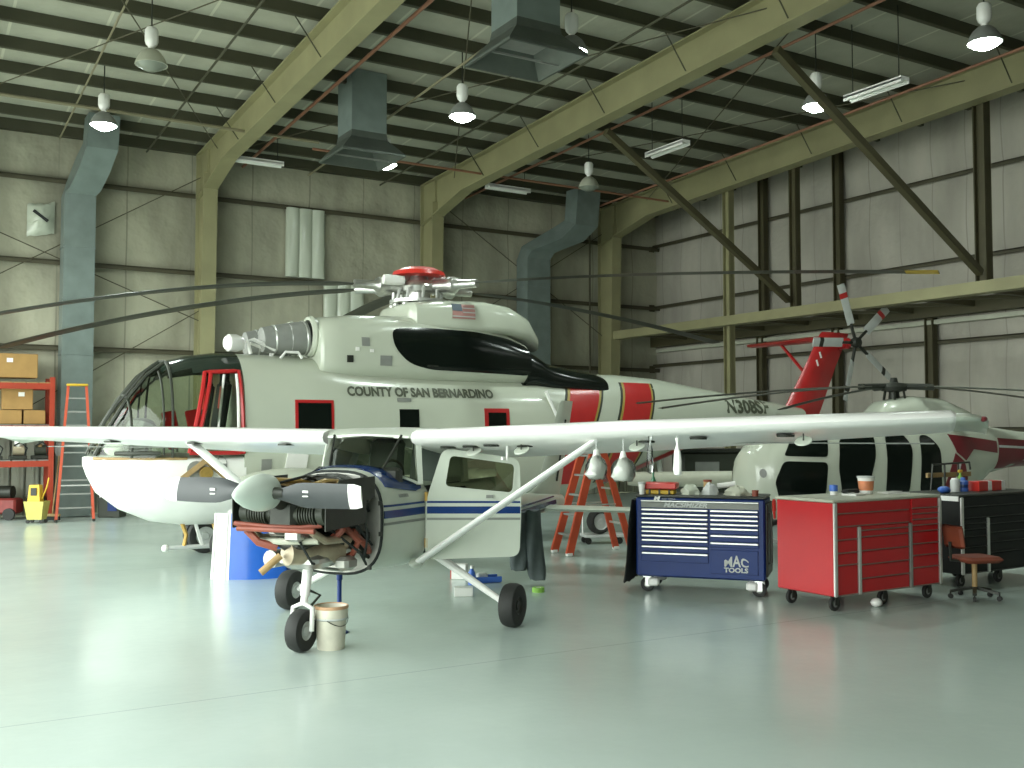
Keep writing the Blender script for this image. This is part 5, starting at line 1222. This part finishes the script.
KC = chest(kB, eR, 1.84, .80, 1.12, .17, mat('chest_black', (.010, .012, .011), .55, var=.1, spec=.25), mat('drawer_pull_black', (.07, .075, .07), .35, .3, var=.05), False, 'black wheeled tool chest behind the orange chair at the right edge', 
      [(xa + .02, xa + 1.82, (.13, .14)), (xa + .02, xa + .55, (.07, .07, .09, .13, .5), .85), (xa + .55, xa + 1.82, (.09, .11, .12, .13, .4), .85)])
mb = MB(); mb.box((-w1 / 2 - .012, 0, 1.1), (.02, .78, .06)); mb.build('side_rail', M_alu, KC, 0)
rzR = cang(eR.x, eR.y); zR = 1.203; zK = 1.153
# things on the red chest
t = thing('paper_bucket', 'small white tub with an orange label on the red tool chest', 'tub', on(RC, .28, .12, zR))
MB().lathe([(0, 0), (.075, 0), (.095, .18), (.10, .18), (.10, .20), (0, .20)], n=28).build('tub', M_white, t); MB().lathe([(.0805, .04), (.0925, .15)], n=28, cap=False).build('label_band', mat('label_orange', (.62, .22, .10), .5, var=.25, scale=9), t); MB().lathe([(.1, .185), (.105, .19), (.105, .205), (0, .21)], n=28).build('lid', M_ltgrey, t)
t = thing('spray_bottle', 'blue capped jar on the red tool chest', 'jar', on(RC, -.25, .15, zR)); MB().lathe([(0, 0), (.04, 0), (.04, .05), (0, .05)], n=16).build('jar', M_white, t); MB().lathe([(0, .045), (.048, .045), (.048, .115), (0, .12)], n=16).build('cap', M_bluepl, t)
t = thing('note_pad', 'white paper pad lying on the red tool chest', 'paper', on(RC, -.05, .02, zR), rzR + .2); MB().box((0, 0, .008), (.26, .18, .016)).build('pages', M_white, t, 0); MB().box((0, .08, .018), (.26, .02, .006)).build('binding', M_ltgrey, t, 0)
t = thing('pouch', 'black pouch lying beside the tub on the red tool chest', 'pouch', on(RC, .1, .2, zR), rzR); MB().box((0, 0, .025), (.22, .12, .05), bev=.02).build('body', M_cloth, t); MB().box((0, -.03, .052), (.2, .05, .008), bev=.003).build('flap', M_dark, t)
t = thing('folded_paper', 'folded white sheet at the right of the red tool chest top', 'paper', on(RC, .62, .0, zR), rzR - .3); MB().box((0, 0, .006), (.3, .2, .012)).build('sheet', M_white, t, 0); MB().bar((-.1, -.05, .016), (.1, .06, .02), .12, .004).build('flap', M_white, t, 0)
t = thing('ball_rag', 'white rag ball on the floor beneath the red tool chest', 'rag', cw(4.02, 11.35)); MB().ball((0, 0, .05), (.07, .06, .05), 8).build('cloth', M_white, t); MB().ball((.05, .01, .03), (.05, .04, .03), 6).build('corner', M_ltgrey, t)
# things on the black chest
t = thing('spray_cloth', 'blue cloth bundle at the left end of the black tool chest', 'cloth', on(KC, -.80, -.1, zK)); MB().ball((0, 0, .045), (.09, .07, .045), 8).build('bundle', M_bluepl, t); MB().ball((.05, 0, .03), (.06, .05, .03), 6).build('fold', M_bluepl, t)
t = thing('wipe_tub', 'pale tub next to the blue canister on the black tool chest', 'tub', on(KC, -.42, 0, zK)); MB().lathe([(0, 0), (.06, 0), (.06, .14), (.05, .16), (0, .16)], n=18).build('tub', M_ltgrey, t); MB().lathe([(0, .155), (.045, .155), (.045, .175), (0, .18)], n=18).build('lid', M_white, t)
t = thing('canister', 'blue canister on the black tool chest', 'canister', on(KC, -.25, 0, zK)); MB().lathe([(0, 0), (.065, 0), (.065, .13), (.03, .15), (.03, .18), (0, .18)], n=18).build('body', M_bluepl, t); MB().lathe([(.0655, .05), (.0655, .09)], n=18, cap=False).build('label_band', M_blue, t)
t = thing('spray_bottle', 'yellow green topped bottle on the black tool chest', 'bottle', on(KC, -.04, .18, zK)); MB().lathe([(0, 0), (.04, 0), (.04, .16), (.015, .2), (.015, .24), (0, .24)], n=14).build('body', M_green, t); MB().box((0, 0, .25), (.08, .03, .04), bev=.008).build('nozzle', M_yellow, t)
for k, (x, lb) in enumerate(((.0, 'left'), (.30, 'right'))):
    t = thing('parts_carton', lb + ' one of the two red and white cartons on the black tool chest', 'carton', on(KC, x + .02, -.05, zK), rzR); MB().box((-.02, 0, .065), (.2, .16, .13), bev=.006).build('carton', M_redbr, t); MB().box((.125, 0, .065), (.09, .158, .13), bev=.006).build('white_end', M_white, t)
t = thing('wire_rack', 'black wire rack frame standing on the black tool chest', 'rack', on(KC, -.1, .3, zK), rzR)
MB().tube([(-.4, 0, 0), (-.36, 0, .34), (.45, 0, .36), (.47, 0, .26)], .014, 6).build('top_rail', M_dark, t)
for x in (-.1, .2): MB().cyl((x, 0, 0), (x, 0, .35), .014, n=6).build('upright', M_dark, t)
MB().box((.05, .04, .2), (.95, .03, .06)).build('back_board', M_tan, t, 0)
# orange shop chair
t = thing('shop_chair', 'low orange swivel chair between the red and black tool chests', 'chair', cw(5.33, 11.9), -YAW + R(12))
MB().box((.05, 0, .46), (.46, .42, .07), bev=.03).build('seat', M_seat, t); 
mb = MB(); mb.box((-.22, .02, .72), (.06, .36, .26), Matrix.Rotation(R(-8), 4, 'Y'), bev=.028); mb.build('backrest', M_seat, t)
MB().tube([(-.05, 0, .43), (-.26, .02, .45), (-.27, .02, .66)], .018, 8).build('back_bar', M_dark, t)
MB().cyl((.03, 0, .12), (.03, 0, .43), .03, n=12).build('column', M_tan, t)
for k in range(5):
    a_ = 2 * PI * k / 5 + .3; q = Vector((.03 + .27 * math.cos(a_), .27 * math.sin(a_), 0))
    lg_ = MB().bar((.03, 0, .13), q + Vector((0, 0, .085)), .045, .03).build('base_leg', M_dark, t, 0)
    MB().lathe([(0, -.018), (.028, -.018), (.028, .018), (0, .018)], q + Vector((0, 0, .028)), (-math.sin(a_), math.cos(a_), 0), 12).build('caster', M_rubber, lg_)
    MB().cyl(q + Vector((0, 0, .03)), q + Vector((0, 0, .09)), .01, n=6).build('stem', M_dark, lg_)
# ------------------------------------------------------------------ clear bags hung under the wing
for i, (px, py, z, w_, lb, m) in enumerate(((596, 466, 9.3, .17, 'white filled plastic bag hanging under the wing beside the strut end, left of the pair', M_white), (623, 468, 9.2, .19, 'white filled plastic bag hanging under the wing beside the strut end, right of the pair', M_white), (650, 460, 8.95, .08, 'slim empty plastic bag hanging from the wing above the blue tool chest left corner', G_bag), (677, 462, 8.9, .09, 'narrow white bag hanging from the wing above the middle of the blue tool chest', M_white))):
    c = at(px, py, z); zt_ = 1.865 if i < 2 else 1.90
    t = thing('plastic_bag', lb, 'bag', (c.x, c.y, c.z - .12))
    hh = .18 if i < 2 else .22
    MB().lathe([(0, 0), (w_ * .36, .012), (w_ * .5, hh * .25), (w_ * .44, hh * .6), (w_ * .3, hh * .95), (w_ * .14, hh * 1.25), (.02, hh * 1.5), (0, hh * 1.51)], n=16).build('bag', m, t)
    for v in t.children[0].data.vertices:
        q = 1 + .45 * mnoise.noise(Vector((v.co.x * 14 + i, v.co.y * 14, v.co.z * 12))); v.co.x *= q * (1.15 if i < 2 else .8); v.co.y *= q
    MB().cyl((0, 0, hh * 1.1), (0, 0, zt_ - (c.z - .12)), .006, n=5).build('tie', M_ltgrey, t)
    if i < 2: MB().lathe([(.0, -.004), (w_ * .42, .0), (w_ * .58, hh * .3), (w_ * .6, hh * .7), (w_ * .45, hh * 1.0), (.02, hh * 1.25)], n=14, cap=False).build('outer_film', G_bag, t)
# ------------------------------------------------------------------ pallet rack with its load
RX0, RX1, RY0, RY1 = .55, 2.86, 24.25, 25.05
t = thing('pallet_rack', 'orange steel pallet rack against the long wall at the left edge', 'rack', ((RX0 + RX1) / 2, (RY0 + RY1) / 2, 0)); hx, hy = (RX1 - RX0) / 2, (RY1 - RY0) / 2
for sx in (-1, 1):
    for sy in (-1, 1):
        u = MB().box((sx * hx, sy * hy, 1.55), (.10, .09, 3.1)).build('upright', M_rack, t, 0)
        MB().box((sx * hx, sy * hy, .01), (.16, .14, .02)).build('foot_plate', M_rack, u, 0)
    for k in range(4): MB().bar((sx * hx, -hy, .3 + k * .7), (sx * hx, hy, .75 + k * .7), .04, .03).build('frame_brace', M_rack, t, 0)
for z in (1.22, 1.98, 2.90):
    for sy in (-1, 1): MB().box((0, sy * hy, z), (2 * hx - .08, .06, .13)).build('shelf_beam', M_rack, t, 0)
    mb = MB()
    for k in range(9): mb.box((-hx + .15 + k * (2 * hx - .3) / 8, 0, z + .075), (.22, 2 * hy + .02, .022))
    mb.build('shelf_board', M_grey if z < 2 else M_tan, t, 0)
def crate(x, y, z, d, label, tag_=True):
    b = thing('cardboard_box', label, 'box', (x, y, z), random.uniform(-.03, .03), 'cardboard boxes on the pallet rack')
    MB().box((0, 0, d[2] / 2), d, bev=.008).build('carton', M_card, b); MB().box((0, 0, d[2] + .003), (d[0] * .98, .06, .006)).build('tape_strip', M_tan, b, 0)
    if tag_: MB().box((d[0] * .12, -d[1] / 2 - .003, d[2] * .72), (.12, .006, .09)).build('shipping_label', M_white, b, 0)
crate(1.85, 24.65, 3.08, (1.45, .6, .52), 'wide cardboard box on the top of the pallet rack')
crate(2.07, 24.65, 2.08, (.43, .55, .30), 'low cardboard box on the middle shelf of the pallet rack, left of two', False)
crate(2.53, 24.65, 2.08, (.43, .55, .30), 'low cardboard box on the middle shelf of the pallet rack, right of two', False)
crate(2.2, 24.65, 2.392, (.60, .5, .46), 'cardboard box with a white label stacked on the two low boxes')
def machine(x, y, z, label, m1, m2, h):
    b = thing('pump', label, 'machine', (x, y, z)); b.scale = (.85, .85, 1.0); MB().box((0, 0, .05), (.4, .3, .08), bev=.01).build('base', M_dark, b)
    MB().cyl((-.12, 0, .2), (.14, 0, .2), .11, n=16).build('motor', m1, b); MB().lathe([(0, .28), (.07, .28), (.09, h * .8), (.05, h), (0, h)], n=14).build('cap', m2, b); MB().tube([(.15, -.05, .1), (.2, -.1, .25), (.05, -.12, .38), (-.1, -.08, .3)], .018, 6).build('hose', M_cloth, b)
machine(1.75, 24.4, 1.31, 'dark pump with a white cap at the left front of the low rack shelf', M_dark, M_white, .46)
machine(2.22, 24.4, 1.31, 'grey pump with a white cap in the front middle of the low rack shelf', M_exh, M_white, .48)
machine(2.66, 24.5, 1.31, 'small dark pump at the right end of the low rack shelf', M_greenm, M_tan, .34)
# things on the floor by the rack
t = thing('mop_bucket', 'yellow mop bucket with wringer on the floor by the rack', 'mop bucket', G(39, 21.5), -YAW)
mb = MB(); mb.loft([[Vector((a * .19 * k, b * .15 * k, z)) for a, b in ((-1, -1), (1, -1), (1, 1), (-1, 1))] for z, k in ((.08, .8), (.46, 1.1), (.46, 1.02), (.1, .74))], cap=False); mb.box((0, 0, .09), (.3, .24, .02)); mb.build('pail', mat('mop_yellow', (.50, .46, .12), .5, var=.08), t, 20)
mb = MB(); mb.box((-.03, 0, .62), (.26, .2, .36), taper=.8, bev=0); mb.build('wringer', M_yellow, t, 0); MB().box((-.03, -.1, .66), (.12, .02, .16)).build('wringer_slot', M_dark, t, 0)
MB().tube([(.1, 0, .5), (.2, 0, .75), (.24, 0, .95)], .015, 6).build('lever', M_yellow, t)
for x in (-.14, .14):
    for y_ in (-.1, .1): MB().lathe([(0, -.015), (.04, -.015), (.04, .015), (0, .015)], (x, y_, .04), (0, 1, 0), 12).build('caster', M_rubber, t)
t = thing('push_broom', 'broom with a wooden handle leaning by the right rack upright', 'broom', G(55, 22.2), -YAW)
MB().cyl((0, -.02, .12), (.0, .30, 1.62), .016, n=8).build('handle', M_tan, t); MB().box((0, -.02, .11), (.34, .07, .06), bev=.01).build('head', M_tan, t); MB().box((0, -.02, .04), (.33, .06, .08), taper=.9).build('bristles', M_cloth, t, 0); MB().ball((.0, .28, 1.52), (.11, .07, .18), 8).build('hung_rag', M_grey, t)
t = thing('shop_press', 'dark red floor machine under the low rack shelf', 'machine', G(0, 22.35), -YAW)
mb = MB(); mb.box((0, 0, .3), (.95, .4, .34), bev=.04); mb.build('tank', mat('dull_red', (.22, .03, .025), .5, var=.15), t); MB().cyl((-.3, -.05, .60), (.35, -.05, .60), .14, n=16).build('motor', M_dark, t)
for x in (-.35, .35): MB().lathe([(0, -.03), (.13, -.03), (.13, .03), (0, .03)], (x, -.22, .13), (0, 1, 0), 16).build('wheel', M_rubber, t)
t = thing('dark_bag', 'grey sack leaning against the mop bucket under the rack', 'sack', G(38, 22.6)); MB().lathe([(0, 0), (.2, .01), (.24, .2), (.19, .45), (.1, .58), (.05, .66), (0, .67)], n=16).build('sack', M_greenm, t); MB().lathe([(.06, .56), (.09, .58), (.06, .61)], n=12, cap=False).build('tie', M_tan, t)
t = thing('parts_bin', 'blue and dark bin standing behind the tall stepladder', 'bin', G(114, 23.0), -YAW); MB().box((0, 0, .38), (.5, .4, .76), bev=.02).build('bin', M_greenm, t); MB().box((.08, -.21, .4), (.2, .02, .5)).build('front_panel', M_boxblue, t, 0); MB().cyl((-.18, -.24, .45), (-.12, -.24, .98), .02, n=8).build('white_tube', M_white, t)
t = thing('notice_box', 'small grey box on the long wall right of the tall stepladder', 'box', (4.3, 25.3, 1.95)); MB().box((0, 0, .12), (.22, .16, .26), bev=.01).build('case', M_ltgrey, t); MB().box((0, -.085, .12), (.16, .012, .18)).build('cover', M_white, t, 0)
# ------------------------------------------------------------------ dark equipment behind the big helicopter's tail
t = thing('ground_cart', 'dark equipment cart under the big helicopter tail left of the small helicopter', 'cart', cw(4.5, 21.2), -YAW + .1)
mb = MB(); mb.box((0, 0, .85), (2.2, .9, 1.3), bev=.04); mb.build('cabinet', M_greenm, t); MB().box((0, 0, 1.53), (2.3, 1.0, .06)).build('top', M_dark, t, 0)
for x in (-.6, .3): MB().box((x, -.46, 1.1), (.5, .03, .42), bev=.01).build('panel', M_grey, t)
for x in (-.8, .8):
    mt, mh = MB(), MB(); wheel(mt, mh, (x, -.3, .2), (0, 1, 0), .2, .14); o = mt.build('tyre', M_rubber, t); mh.build('hub', M_grey, o)
    mt, mh = MB(), MB(); wheel(mt, mh, (x, .3, .2), (0, 1, 0), .2, .14); o = mt.build('tyre', M_rubber, t); mh.build('hub', M_grey, o)
t = thing('beige_tube', 'long beige tube on trestles beyond the blue tool chest', 'tube', cw(3.2, 18.6), -YAW)
MB().lathe([(.0, -1.1), (.11, -1.1), (.13, -1.0), (.15, 1.0), (.13, 1.1), (0, 1.1)], (0, 0, 1.06), (1, 0, 0), 20).build('tube', M_beige, t)
for x in (-.7, .7):
    tr = MB().bar((x, 0, .92), (x, 0, .96), .3, .06).build('trestle', M_dark, t, 0)
    for s in (-1, 1): MB().bar((x, s * .05, .92), (x, s * .3, 0), .04, .04).build('trestle_leg', M_dark, tr, 0)

# ================================================================== LIGHT AND CAMERA
w = bpy.data.worlds.new('World'); scene.world = w; w.use_nodes = True
bg = w.node_tree.nodes['Background']; bg.inputs['Color'].default_value = (.925, 1.0, .945, 1); bg.inputs['Strength'].default_value = 3.2
pl = bpy.data.lights.new('doorway_portal', 'AREA'); pl.shape = 'RECTANGLE'; pl.size = 7.0; pl.size_y = YB - YF
pl.cycles.is_portal = True
po = bpy.data.objects.new('doorway_portal', pl); COL.objects.link(po); po.location = (XL - .05, (YF + YB) / 2, 3.5); po.rotation_euler = (0, R(-90), 0)

cam = bpy.data.cameras.new('camera'); cam.sensor_width = 36; cam.lens = FPX / 1024 * 36; cam.clip_end = 300
co = bpy.data.objects.new('camera', cam); COL.objects.link(co); co.location = (0, 0, CAM_H)
co.rotation_euler = (R(90) + math.atan((HZ - 384) / FPX), 0, -YAW); scene.camera = co
vs = scene.view_settings; vs.view_transform = 'Standard'; vs.look = 'None'; vs.exposure = 1.22; vs.gamma = 1.0; vs.use_curve_mapping = False
scene.cycles.use_denoising = True
scene.cycles.max_bounces = 10; scene.cycles.diffuse_bounces = 6; scene.cycles.glossy_bounces = 4; scene.cycles.transparent_max_bounces = 12
scene.cycles.sample_clamp_indirect = 6
